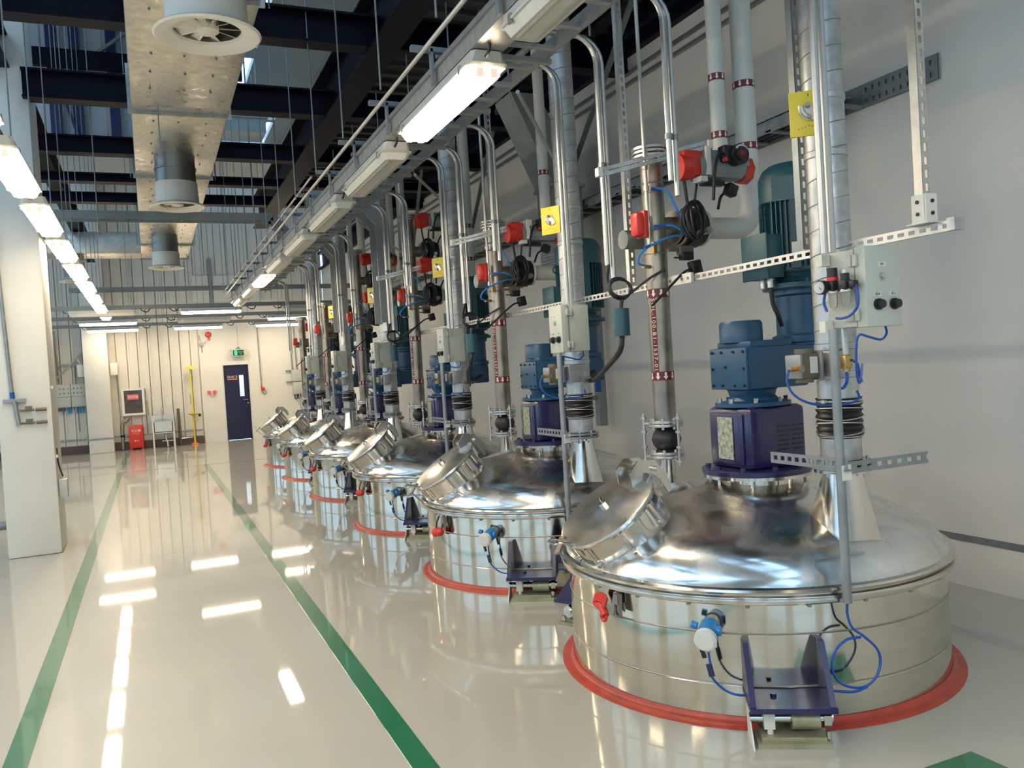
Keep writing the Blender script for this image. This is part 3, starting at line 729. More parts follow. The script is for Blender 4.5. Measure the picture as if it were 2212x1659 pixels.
def drive(k, o):
    K = 'drive'; cx, cy = .03, -.08
    t = Thing('agitator_drive', 'blue agitator gearbox and finned motor standing on the ' + ORD[k] + ' tank', 'motor', (cx, cy, .995), o)
    mt_ = t.part('drive_mount', 'indigo', lambda b: b.box((cx + .015, cy, 1.19), (.37, .36, .33), bev=.03), K, label='dark indigo mounting lantern')
    t.part('mount_cover', 'indigo', lambda b: b.box((cx - .175, cy, 1.185), (.012, .25, .27), bev=.004), K, parent=mt_)
    pl = t.part('name_plate', 'plate', lambda b: b.box((cx - .185, cy + .012, 1.19), (.004, .125, .225)), K, parent=mt_, label='worn metal rating plate')
    t.part('louvre', 'black', lambda b: [b.box((cx + .04 + .10 * i, cy - .183, 1.12 + .025 * j), (.07, .004, .006)) for i in range(2) for j in range(6)] and None, K, parent=mt_)
    t.part('base_flange', 'indigo', lambda b: b.lathe([(0, .996), (.285, .996), (.29, 1.0), (.29, 1.022), (.285, 1.026), (0, 1.03)], (cx, cy, 0), 40), K)
    t.part('flange_bolt', 'indigo', lambda b: [b.cyl((cx + .255 * math.cos(a), cy + .255 * math.sin(a), 1.025), (cx + .255 * math.cos(a), cy + .255 * math.sin(a), 1.045), .014, n=6) for a in [i * PI / 5 for i in range(10)]] and None, K)
    t.part('adapter', 'blue', lambda b: b.lathe([(0, 1.355), (.20, 1.355), (.20, 1.375), (.14, 1.385), (.12, 1.41), (.13, 1.44), (.15, 1.455)], (cx, cy, 0), 36), K)
    t.part('adapter_bolt', 'steel', lambda b: [b.cyl((cx + .175 * math.cos(a), cy + .175 * math.sin(a), 1.375), (cx + .175 * math.cos(a), cy + .175 * math.sin(a), 1.40), .013, n=6) for a in [i * PI / 4 + .2 for i in range(8)]] and None, K)
    gb = t.part('gearbox', 'blue', lambda b: (b.box((cx + .06, cy, 1.56), (.40, .31, .225), bev=.012), b.box((cx + .36, cy, 1.575), (.26, .28, .19), bev=.02), b.box((cx + .03, cy + .0, 1.685), (.28, .28, .04), bev=.008)), K)
    t.part('cover_plate', 'blue', lambda b: b.box((cx - .146, cy, 1.56), (.016, .305, .222), bev=.004), K, parent=gb)
    t.part('bolt', 'black', lambda b: [b.cyl((cx - .152, cy + y_, z_), (cx - .163, cy + y_, z_), .0075, n=8) for y_, z_ in ((-.13, 1.47), (-.13, 1.56), (-.13, 1.65), (.13, 1.47), (.13, 1.56), (.13, 1.65), (-.05, 1.47), (.05, 1.47), (-.05, 1.65), (.05, 1.65), (.02, 1.57))] and None, K, parent=gb)
    t.part('input_housing', 'blue', lambda b: b.lathe([(.115, 1.70), (.115, 1.80), (.105, 1.815), (0, 1.815)], (cx - .03, cy + .03, 0), 32), K)
    mx, my = .41, -.07
    t.part('motor_adapter', 'blue', lambda b: b.lathe([(.15, 1.62), (.15, 1.68), (.16, 1.685), (.16, 1.72), (.135, 1.73), (.135, 1.94), (.155, 1.95), (.155, 1.985)], (mx, my, 0), 36), K)
    t.part('motor_flange', 'teal', lambda b: (b.lathe([(0, 1.98), (.195, 1.98), (.20, 1.985), (.20, 2.01), (.15, 2.02), (.13, 2.05), (.15, 2.09)], (mx, my, 0), 40), *[b.cyl((mx + .175 * math.cos(a), my + .175 * math.sin(a), 2.0), (mx + .175 * math.cos(a), my + .175 * math.sin(a), 2.03), .014, n=6) for a in [i * PI / 3 for i in range(6)]]), K)
    bd = t.part('motor_body', 'teal', lambda b: b.lathe([(0, 2.07), (.165, 2.07), (.172, 2.08), (.172, 2.47), (0, 2.47)], (mx, my, 0), 40), K)
    def fins(b):
        for i in range(44):
            a = 2 * PI * i / 44
            if i % 11 in (0,): continue
            b.box((mx + .183 * math.cos(a), my + .183 * math.sin(a), 2.28), (.03, .006, .37), Rz(a))
    t.part('cooling_fin', 'teal', fins, K, parent=bd)
    t.part('mounting_rib', 'teal', lambda b: [b.box((mx + .185 * math.cos(a), my + .185 * math.sin(a), 2.28), (.03, .045, .39), Rz(a)) for a in (math.radians(262), math.radians(225), math.radians(120), math.radians(60))] and None, K, parent=bd)
    t.part('rating_plate', 'white', lambda b: b.box((mx + .199 * math.cos(4.0), my + .199 * math.sin(4.0), 2.19), (.006, .07, .07), Rz(4.0)), K, parent=bd)
    t.part('lifting_lug', 'teal', lambda b: b.tube([(mx - .2 - .028 * math.cos(a), my + .03, 2.43 + .028 * math.sin(a)) for a in [i * PI / 6 for i in range(12)]], .008, 6, closed=True), K, parent=bd)
    cap = t.part('fan_cowl', 'teal', lambda b: b.lathe([(.19, 2.46), (.195, 2.465), (.195, 2.60), (.17, 2.65), (.14, 2.672), (0, 2.675)], (mx, my, 0), 40), K)
    t.part('cowl_clip', 'teal', lambda b: b.box((mx + .19 * math.cos(3.75), my + .19 * math.sin(3.75), 2.52), (.03, .15, .13), Rz(3.75)), K, parent=cap)
    t.part('cowl_screw', 'brass', lambda b: b.cyl((mx + .19 * math.cos(4.3), my + .19 * math.sin(4.3), 2.5), (mx + .2 * math.cos(4.3), my + .2 * math.sin(4.3), 2.5), .008, n=8), K, parent=cap)
    tb = t.part('terminal_box', 'teal', lambda b: (b.box((mx - .225, my + .02, 2.16), (.11, .2, .24), bev=.012), b.box((mx - .285, my + .02, 2.16), (.016, .21, .25), bev=.005)), K)
    t.part('cable_gland', 'zinc', lambda b: [b.cyl((mx - .23, my - .03 + .06 * i, 2.04), (mx - .23, my - .03 + .06 * i, 1.99), .018, n=12) for i in range(2)] and None, K, parent=tb)
    t.part('motor_cable', 'black', lambda b: b.tube(smooth_pts([(mx - .23, my - .03, 2.0), (mx - .22, my - .03, 1.9), (mx - .2, my - .04, 1.84), (mx - .16, my - .02, 1.78)], 5), .012, 8), K)
    return t

def band(t, cx, cy, z, r, key, arrows=True, h=.045):
    bd = t.part('flow_band', 'maroon', lambda b: b.lathe([(r + .0005, z - h / 2), (r + .0015, z - h / 2), (r + .0015, z + h / 2), (r + .0005, z + h / 2)], (cx, cy, 0), 28), key and key + 'b%.2f' % z, label='dark red band with white down arrows')
    if arrows:
        def arr(b):
            n = 9 if r > .05 else 8
            for i in range(n):
                a0 = 2 * PI * i / n + .2
                def P(u, v):
                    a = a0 + u / r; return V((cx + (r + .0025) * math.cos(a), cy + (r + .0025) * math.sin(a), z + v))
                w = h * .12; q = h * .26
                for poly in ([(-w, .4 * h), (w, .4 * h), (w, -.05 * h), (q, -.05 * h), (0, -.42 * h), (-q, -.05 * h), (-w, -.05 * h)],):
                    b.prism([P(*p) for p in poly], (0, 0, 0), (math.cos(a0) * .0008, math.sin(a0) * .0008, 0))
        t.part('arrow', 'arrow', arr, key and key + 'a%.2f' % z, parent=bd)

def flange(b, cx, cy, z, r, t_=.018): b.lathe([(.05, z), (r - .003, z), (r, z + .003), (r, z + t_ - .003), (r - .003, z + t_), (.05, z + t_)], (cx, cy, 0), 32)

TOP = [2.93, 2.95, 3.50, 3.50, 2.96, 2.90]
VALVES = [[2.45], [2.49], [3.07, 2.55], [3.05, 2.50], [2.5], [2.4]]
def pipe(k, o):
    cx, cy = -.05, .65; top = TOP[k]; R = .068
    t = Thing('process_pipe', 'brownish steel inlet pipe with rubber joint rising from the ' + ORD[k] + ' tank', 'pipe', (cx, cy, .85), o)
    K = 'pipe'
    t.part('stub', 'steel', lambda b: b.lathe([(.05, .80), (.05, 1.02)], (cx, cy, 0), 28), K)
    t.part('tube', 'stain', lambda b: b.lathe([(R, 1.24), (R, top - .06)], (cx, cy, 0), 32), 'pipe%.2f' % top)
    for i, z in enumerate((1.02, 1.042, 1.215, 1.237, top - .06, top - .035)):
        t.part('flange', 'zinc', lambda b: flange(b, cx, cy, z, .108 if i < 4 else .115), 'pfl%.3f' % z)
    t.part('rubber_joint', 'black', lambda b: b.lathe([(.075, 1.06), (.06, 1.075), (.082, 1.10), (.092, 1.135), (.082, 1.17), (.06, 1.20), (.075, 1.215)], (cx, cy, 0), 28), K)
    for i in range(3):
        a = 2 * PI * i / 3 + .5
        px_, py_ = cx + .135 * math.cos(a), cy + .135 * math.sin(a)
        t.part('tie_rod', 'wire', lambda b: (b.cyl((px_, py_, .98), (px_, py_, 1.30), .008, n=8), *[b.cyl((px_, py_, z), (px_, py_, z + .015), .017, n=6) for z in (1.0, 1.085, 1.18, 1.265)], b.bar((px_, py_, 1.035), (cx + .09 * math.cos(a), cy + .09 * math.sin(a), 1.035), .035, .014), b.bar((px_, py_, 1.24), (cx + .09 * math.cos(a), cy + .09 * math.sin(a), 1.24), .035, .014)), 'ptr%d' % i)
    t.part('flange_bolt', 'zinc', lambda b: [b.cyl((cx + .09 * math.cos(a), cy + .09 * math.sin(a), z), (cx + .09 * math.cos(a), cy + .09 * math.sin(a), z + hh), .009, n=6) for a in [i * PI / 4 for i in range(8)] for z, hh in ((1.005, .07), (1.20, .07), (top - .075, .075))] and None, 'pb%.2f' % top)
    t.part('blind_flange', 'zinc', lambda b: flange(b, cx, cy, top - .012, .115, .02), 'pbf%.2f' % top)
    for z in (1.53, 2.04): band(t, cx, cy, z, R, 'pb', h=.055 if k < 3 else .05)
    # vertical printed strip between the bands
    a0 = math.radians(205)
    def wrap(v, rr_):
        a = a0 + (v.x) / R; return V((cx + (R + rr_ + v.z) * math.cos(a), cy + (R + rr_ + v.z) * math.sin(a), v.y))
    def strip(b):
        N = 6
        for i in range(N):
            u0, u1 = -.017 + .034 * i / N, -.017 + .034 * (i + 1) / N
            b.bm.faces.new([b.bm.verts.new(wrap(V((u, z, 0)), .0012)) for u, z in ((u0, 1.555), (u1, 1.555), (u1, 2.015), (u0, 2.015))])
    st = t.part('label_strip', 'maroon', strip, K, label='dark red vertical pipe marking strip')
    if k < 3:
        def txt(b):
            me = text_mesh('SOL-100-B1-1537-01', .034, .0004, space=1.22)
            me.transform(Matrix.Rotation(-PI / 2, 4, 'Z')); me.transform(Matrix.Translation((-.001, 1.785, 0)))
            zs = [v.co.y for v in me.vertices]; h_ = max(zs) - min(zs); f = .44 / h_
            for v in me.vertices: v.co.y = 1.785 + (v.co.y - 1.785) * f; v.co = wrap(v.co, .002)
            b.bm.from_mesh(me); bpy.data.meshes.remove(me)
        t.part('lettering', 'arrow', txt, K, parent=st)
    for vz in VALVES[k]:
        t.part('branch', 'stain', lambda b: (b.cyl((cx, cy, vz), (cx + .17, cy, vz + .005), .062, n=28), b.cyl((cx + .13, cy, vz), (cx + .15, cy, vz), .105, n=32), b.cyl((cx + .165, cy, vz), (cx + .185, cy, vz), .105, n=32)), 'br%.2f' % vz)
    t.part('weld_collar', 'seam', lambda b: [b.lathe([(R, z), (R + .003, z + .006), (R, z + .012)], (cx, cy, 0), 32) for z in (VALVES[k][-1] - .17, VALVES[k][-1] + .2, VALVES[k][-1] + .26)] and None, 'wc%.2f' % VALVES[k][-1])
    # white outlet pipe with elbow, and a second thinner white pipe
    for n_, vz in enumerate(VALVES[k]):
        w = Thing('white_pipe', ('thick white riser pipe with elbow behind the ' + ORD[k] + ' inlet pipe') if n_ == len(VALVES[k]) - 1 else 'upper white riser pipe with elbow behind the %s inlet pipe' % ORD[k], 'pipe', (.32, cy, vz), o)
        ex = .70 if n_ == len(VALVES[k]) - 1 else .50
        pts = [(.30, cy, vz), (ex - .12, cy, vz)] + [(ex - .12 + .12 * math.sin(a), cy, vz + .12 - .12 * math.cos(a)) for a in [i * PI / 14 for i in range(1, 8)]] + [(ex, cy, 4.6)]
        w.part('tube', 'cream', lambda b: b.tube(pts, .068, 24), 'wp%.2f' % vz)
        w.part('flange', 'white', lambda b: b.cyl((.285, cy, vz), (.305, cy, vz), .115, n=32), 'wp%.2f' % vz)
        for z in (2.98, 3.38):
            if z > vz + .25: band(w, ex, cy, z, .068, 'wb%.2f' % ex)
        if n_ == 0 and k in (0, 1, 2, 4):
            w2 = Thing('white_pipe', 'thinner white riser pipe dropping onto the upper valve of the ' + ORD[k] + ' inlet pipe', 'pipe', (.50, cy + .02, 2.95), o)
            w2.part('tube', 'cream', lambda b: b.tube([(.50, cy + .02, 2.86), (.50, cy + .02, 4.6)], .05, 22), 'w2')
            for z in (3.05, 3.42): band(w2, .50, cy + .02, z, .05, 'w2')
    # butterfly valve black disc and actuator
    for n_, vz in enumerate(VALVES[k]):
        wh = ['lower', 'upper'][n_ == 0 and len(VALVES[k]) > 1]
        v = Thing('butterfly_valve', 'black butterfly valve on the %s side branch of the %s inlet pipe' % (wh, ORD[k]), 'valve', (.22, cy, vz - .12), o)
        v.part('disc_body', 'black', lambda b: (b.cyl((.135, cy, vz), (.285, cy, vz), .112, n=32), b.cyl((.17, cy, vz), (.25, cy, vz), .125, n=32)), 'v%.2f' % vz)
        v.part('flange', 'zinc', lambda b: b.cyl((.115, cy, vz), (.135, cy, vz), .11, n=32), 'v%.2f' % vz)
        v.part('bolt', 'zinc', lambda b: [b.cyl((.10, cy + .085 * math.cos(a), vz + .085 * math.sin(a)), (.29, cy + .085 * math.cos(a), vz + .085 * math.sin(a)), .008, n=6) for a in [i * PI / 4 + .3 for i in range(8)]] and None, 'v%.2f' % vz)
        v.part('stem', 'zinc', lambda b: b.cyl((.20, cy - .1, vz - .05), (.20, cy - .22, vz - .05), .022, n=12), 'v%.2f' % vz)
        if k < 5:
            cc = Thing('cable_coil', 'coiled black cable hung in front of the %s valve at the %s tank' % (wh, ORD[k]), 'cable', (.12, cy - .18, vz), o)
            def coil(b):
                for j in range(5):
                    q = Matrix.Rotation(.12 * (j - 2), 3, 'Z')
                    cen = V((.11 + .004 * j, cy - .17 - .008 * j, vz + .01))
                    rx, rz = .062 + .006 * ((j * 3) % 4), .105 + .007 * (j % 3)
                    b.tube([cen + q @ V((rx * math.cos(a), .012 * math.sin(2 * a + j), rz * math.sin(a))) for a in [i * PI / 12 for i in range(24)]], .0085, 7, closed=True)
            cc.part('loop', 'black', coil, 'c%.2f' % vz)
            cc.part('lead', 'black', lambda b: (b.tube(smooth_pts([(.04, cy - .2, vz + .32), (.05, cy - .2, vz + .22), (.07, cy - .19, vz + .1)], 5), .01, 7), b.tube(smooth_pts([(.13, cy - .17, vz + .10), (.14, cy - .19, vz + .22), (.17, cy - .2, vz + .33), (.25, cy - .2, vz + .38)], 5), .009, 7)), 'c%.2f' % vz)
    return t

def actuator(k, o, vz, which, kind):
    """horizontal pneumatic actuator with red end caps and black positioner (kind 0: upper big one / 1: low one)"""
    K = 'act%.2f%d' % (vz, kind)
    cy = .44
    t = Thing('valve_actuator', 'grey valve actuator with red end caps, %s one at the %s tank' % (which, ORD[k]), 'actuator', (.25, cy, vz - .1), o)
    if kind == 0:
        t.part('cylinder', 'crane', lambda b: (b.cyl((.12, cy, vz - .02), (.47, cy, vz - .005), .082, n=28), b.box((.29, cy, vz + .0), (.30, .13, .17), bev=.02)), K)
        t.part('end_cap', 'red', lambda b: (b.box((.075, cy, vz), (.15, .13, .165), bev=.035), b.cyl((-.01, cy, vz - .02), (.06, cy, vz - .015), .08, n=28)), K)
        t.part('end_cap', 'red', lambda b: (b.cyl((.45, cy, vz - .02), (.51, cy, vz - .02), .085, n=8),), K + 'r')
        ps = t.part('positioner', 'black', lambda b: (b.cyl((.35, cy - .04, vz + .045), (.35, cy - .15, vz + .04), .062, n=24), b.box((.29, cy - .09, vz + .05), (.08, .07, .10), bev=.012), b.cyl((.35, cy - .15, vz + .04), (.35, cy - .17, vz + .04), .04, n=20)), K)
        t.part('dial', 'maroon', lambda b: b.sphere((.35, cy - .168, vz + .04), .026, (1, .5, 1)), K, parent=ps)
        t.part('dial_arc', 'gaugeface', lambda b: b.tube([(.35 + .045 * math.cos(a), cy - .158, vz + .045 + .045 * math.sin(a)) for a in [.5 + i * .25 for i in range(9)]], .007, 6), K, parent=ps)
        t.part('button', 'red', lambda b: b.cyl((.255, cy - .11, vz + .01), (.255, cy - .13, vz + .01), .013, n=12), K, parent=ps)
        t.part('mounting_bracket', 'white', lambda b: (b.box((.165, cy - .075, vz + .01), (.03, .02, .17)), b.box((.12, cy - .05, vz - .10), (.05, .08, .03))), K)
        t.part('solenoid', 'black', lambda b: (b.box((.34, cy - .05, vz - .155), (.07, .06, .07), Matrix.Rotation(.4, 3, 'Y'), bev=.008), b.box((.22, cy - .03, vz - .115), (.16, .05, .03), bev=.006), b.tube(smooth_pts([(.32, cy - .06, vz - .16), (.25, cy - .07, vz - .2), (.2, cy - .1, vz - .28)], 5), .009, 6)), K)
        t.part('control_cable', 'black', lambda b: b.tube(smooth_pts([(.28, cy - .1, vz + .05), (.2, cy - .13, vz + .03), (.15, cy - .15, vz - .08), (.13, cy - .15, vz - .24)], 6), .01, 7), K)
    else:
        t.part('end_cap', 'red', lambda b: (b.box((-.215, cy + .13, vz), (.085, .09, .15), bev=.03), b.box((-.19, cy + .13, vz), (.03, .10, .16), bev=.006)), K)
        t.part('cylinder', 'galvd', lambda b: b.cyl((-.18, cy + .375, vz - .05), (.24, cy + .375, vz - .05), .06, n=24), K)
        t.part('end_cap', 'red', lambda b: b.cyl((.24, cy + .375, vz - .05), (.28, cy + .375, vz - .05), .07, n=24), K + 'r')
        t.part('solenoid', 'black', lambda b: (b.box((.12, cy + .05, vz - .27), (.07, .06, .085), Matrix.Rotation(-.2, 3, 'Y'), bev=.01), b.box((.06, cy + .05, vz - .20), (.08, .05, .05), bev=.006), b.bar((-.03, cy + .05, vz - .21), (.04, cy + .05, vz - .21), .01, .01), b.tube(smooth_pts([(.09, cy + .05, vz - .28), (.02, cy + .02, vz - .30), (-.07, cy - .0, vz - .36), (-.25, cy - .02, vz - .50)], 5), .008, 6)), K)
        t.part('valve_block', 'brown', lambda b: (b.box((.06, cy + .06, vz - .165), (.09, .05, .05)), b.bar((-.05, cy + .07, vz - .16), (.02, cy + .07, vz - .16), .02, .02)), K)
    return t

def air_tubes(k, o, vz):
    c = Thing('air_tubing', 'bright blue air tubes looping across the inlet pipe of the ' + ORD[k] + ' tank', 'tubing', (-.1, .53, vz - .1), o)
    for i, pts in enumerate([[(-.12, .56, vz + .22), (-.04, .52, vz + .20), (.02, .5, vz + .08), (.08, .5, vz + .03)],
                             [(-.13, .56, vz - .02), (-.03, .52, vz - .01), (.04, .5, vz - .04), (.07, .5, vz - .06)],
                             [(.07, .52, vz - .07), (-.03, .5, vz - .08), (-.14, .52, vz - .12), (-.22, .55, vz - .17), (-.24, .56, vz - .23), (-.18, .57, vz - .25)]]):
        c.part('tube', 'tubelight', lambda b: b.tube(smooth_pts(pts, 6), .007, 7), 'at%.2f%d' % (vz, i))
    c.part('fitting', 'brass', lambda b: (b.cyl((-.2, .57, vz - .25), (-.13, .6, vz - .25), .012, n=8), b.box((-.12, .56, vz - .14), (.025, .03, .07))), 'at%.2f' % vz)
    c.part('tube_label', 'tubeblue', lambda b: (b.bar((-.12, .56, vz + .22), (-.06, .54, vz + .205), .022, .014), b.bar((-.12, .55, vz - .01), (-.05, .53, vz - .01), .022, .014), b.bar((-.20, .54, vz - .14), (-.13, .53, vz - .12), .022, .014)), 'at%.2f' % vz)
    cv = single('air_conduit', 'conduit', lambda b: (b.cyl((-.16, .55, vz - .12), (-.16, .55, 3.9), .012, n=10), *[b.cyl((-.16, .55, z), (-.16, .55, z + .03), .018, n=10) for z in (vz + .2, vz - .02, vz + .33)]), 'thin steel air line standing in front of the ' + ORD[k] + ' inlet pipe', 'conduit', o, key='ac%.2f' % vz)

def duct(k, o):
    cx, cy, R = -.017, -.745, .092
    t = Thing('exhaust_duct', 'round galvanised spiral exhaust duct rising from the vent of the ' + ORD[k] + ' tank', 'duct', (cx, cy, 1.08), o)
    K = 'duct'
    t.part('tube', 'galv', lambda b: b.lathe([(R, 1.12), (R, 1.225)], (cx, cy, 0), 32), 'duct1')
    t.part('tube', 'galv', lambda b: b.lathe([(R, 1.39), (R, 4.65)], (cx, cy, 0), 32), K)
    t.part('flange', 'galvd', lambda b: (b.lathe([(.08, 1.077), (.13, 1.077), (.13, 1.092), (.08, 1.092)], (cx, cy, 0), 32), b.lathe([(.08, 1.10), (.13, 1.10), (.13, 1.115), (.08, 1.115)], (cx, cy, 0), 32)), K)
    t.part('flange_bolt', 'zinc', lambda b: [b.cyl((cx + .115 * math.cos(a), cy + .115 * math.sin(a), 1.045), (cx + .115 * math.cos(a), cy + .115 * math.sin(a), 1.13), .008, n=6) for a in [i * PI / 4 + .2 for i in range(8)]] and None, K)
    def bel(b):
        prof = [(R + .002, 1.22)]
        z = 1.225
        while z < 1.395: prof += [(R + .004, z), (R + .014, z + .014)]; z += .028
        prof += [(R + .002, 1.40)]; b.lathe(prof, (cx, cy, 0), 36)
    bl = t.part('flexible_sleeve', 'black', bel, K, label='black pleated flexible sleeve')
    def wr(b):
        for z0, tl_ in ((1.25, .015), (1.285, -.012), (1.32, .014), (1.355, -.01), (1.385, .006)):
            b.tube([(cx + (R + .013) * math.cos(a), cy + (R + .013) * math.sin(a), z0 + tl_ * math.cos(a - .6)) for a in [i * PI / 14 for i in range(28)]], .0035, 5, closed=True)
    t.part('wire_ring', 'wire', wr, K, parent=bl)
    t.part('hose_clamp', 'zinc', lambda b: (b.lathe([(R + .004, 1.225), (R + .007, 1.225), (R + .007, 1.24), (R + .004, 1.24)], (cx, cy, 0), 32), b.lathe([(R + .004, 1.39), (R + .007, 1.39), (R + .007, 1.402), (R + .004, 1.402)], (cx, cy, 0), 32), b.box((cx - R - .01, cy - .02, 1.395), (.03, .02, .014))), K, parent=bl)
    def spiral(b):
        z = 1.44
        pts = [(cx + (R + .0005) * math.cos(2 * PI * i / 20), cy + (R + .0005) * math.sin(2 * PI * i / 20), 1.44 + .115 * i / 20) for i in range(int(20 * (4.6 - 1.44) / .115))]
        b.tube(pts, .0032, 4)
    t.part('spiral_seam', 'galvd', spiral, K)
    t.part('coupling_ring', 'galv', lambda b: [b.lathe([(R + .001, z), (R + .005, z + .004), (R + .005, z + .03), (R + .001, z + .034)], (cx, cy, 0), 32) for z in (1.50, 1.63, 2.52, 2.78)] and None, K)
    dh = t.part('damper_housing', 'galv', lambda b: b.box((cx - .06, cy - .03, 1.565), (.115, .13, .125), bev=.004), K)
    # damper actuator
    a = Thing('damper_actuator', 'small bronze and grey actuator box on the side of the %s exhaust duct' % ORD[k], 'actuator', (-.23, -.75, 1.5), o)
    a.part('body', 'brown', lambda b: (b.box((-.22, -.75, 1.565), (.10, .09, .115), bev=.01), b.cyl((-.22, -.75, 1.49), (-.22, -.75, 1.645), .04, n=16)), K)
    a.part('end_plate', 'galvd', lambda b: (b.box((-.165, -.75, 1.565), (.016, .12, .13), bev=.004), b.box((-.278, -.75, 1.565), (.014, .10, .11), bev=.004)), K)
    a.part('rating_label', 'gaugeface', lambda b: b.box((-.205, -.7965, 1.57), (.045, .002, .075)), K)
    a.part('fitting', 'brass', lambda b: (b.cyl((-.28, -.77, 1.555), (-.33, -.775, 1.555), .011, n=8), b.box((-.275, -.78, 1.555), (.03, .03, .03))), K)
    a.part('air_tube', 'tubeblue', lambda b: b.tube(smooth_pts([(-.33, -.775, 1.555), (-.35, -.78, 1.50), (-.33, -.80, 1.44), (-.27, -.83, 1.40), (-.18, -.87, 1.385), (-.10, -.90, 1.39), (-.05, -.90, 1.41), (-.04, -.88, 1.44)], 6), .0055, 7), K)
    return t

def yellow_gauge(k, o):
    z = 2.69; cx, cy = -.19, -.83; K = 'yg'
    t = Thing('damper_handle_plate', 'yellow damper position plate with metal sector lever on the ' + ORD[k] + ' exhaust duct', 'damper handle', (cx, cy, z - .1), o)
    R = Rz(math.radians(-62) if k else math.radians(-42))
    c = V((cx, cy, z))
    def P(u, v, w): return c + R @ V((u, v, w))
    t.part('plate', 'yellow', lambda b: b.box(P(0, -.03, 0), (.165, .012, .20), R, bev=.004), K + str(k > 0))
    t.part('case', 'white', lambda b: b.box(P(0, .0, 0), (.13, .05, .165), R), K + str(k > 0))
    def sector(b):
        b.tube([P(.02 + .058 * math.cos(a), -.045, .025 + .058 * math.sin(a)) for a in [PI * .95 + i * .14 for i in range(12)]], .006, 6)
        b.tube([P(.02 + .04 * math.cos(a), -.045, .025 + .04 * math.sin(a)) for a in [PI * .95 + i * .14 for i in range(12)]], .005, 6)
        b.prism([P(.02 + u, -.042, .025 + w) for u, w in ((0, .01), (-.06, .005), (-.045, -.04), (.0, -.062), (.03, -.05))], R @ V((0, -.004, 0)), (0, 0, 0))
    t.part('sector_lever', 'zinc', sector, K + str(k > 0))
    t.part('wing_nut', 'seam', lambda b: (b.cyl(P(-.005, -.04, .03), P(-.005, -.07, .03), .010, n=8), b.cyl(P(.0, -.04, -.02), P(.0, -.06, -.02), .009, n=8)), K + str(k > 0))
    t.part('scale_mark', 'black', lambda b: (b.box(P(-.0, -.0368, .08), (.003, .001, .012), R), *[b.box(P(-.045 + .014 * i, -.0368, -.055 - .004 * abs(3 - i)), (.002, .001, .007), R) for i in range(7)]), K + str(k > 0))

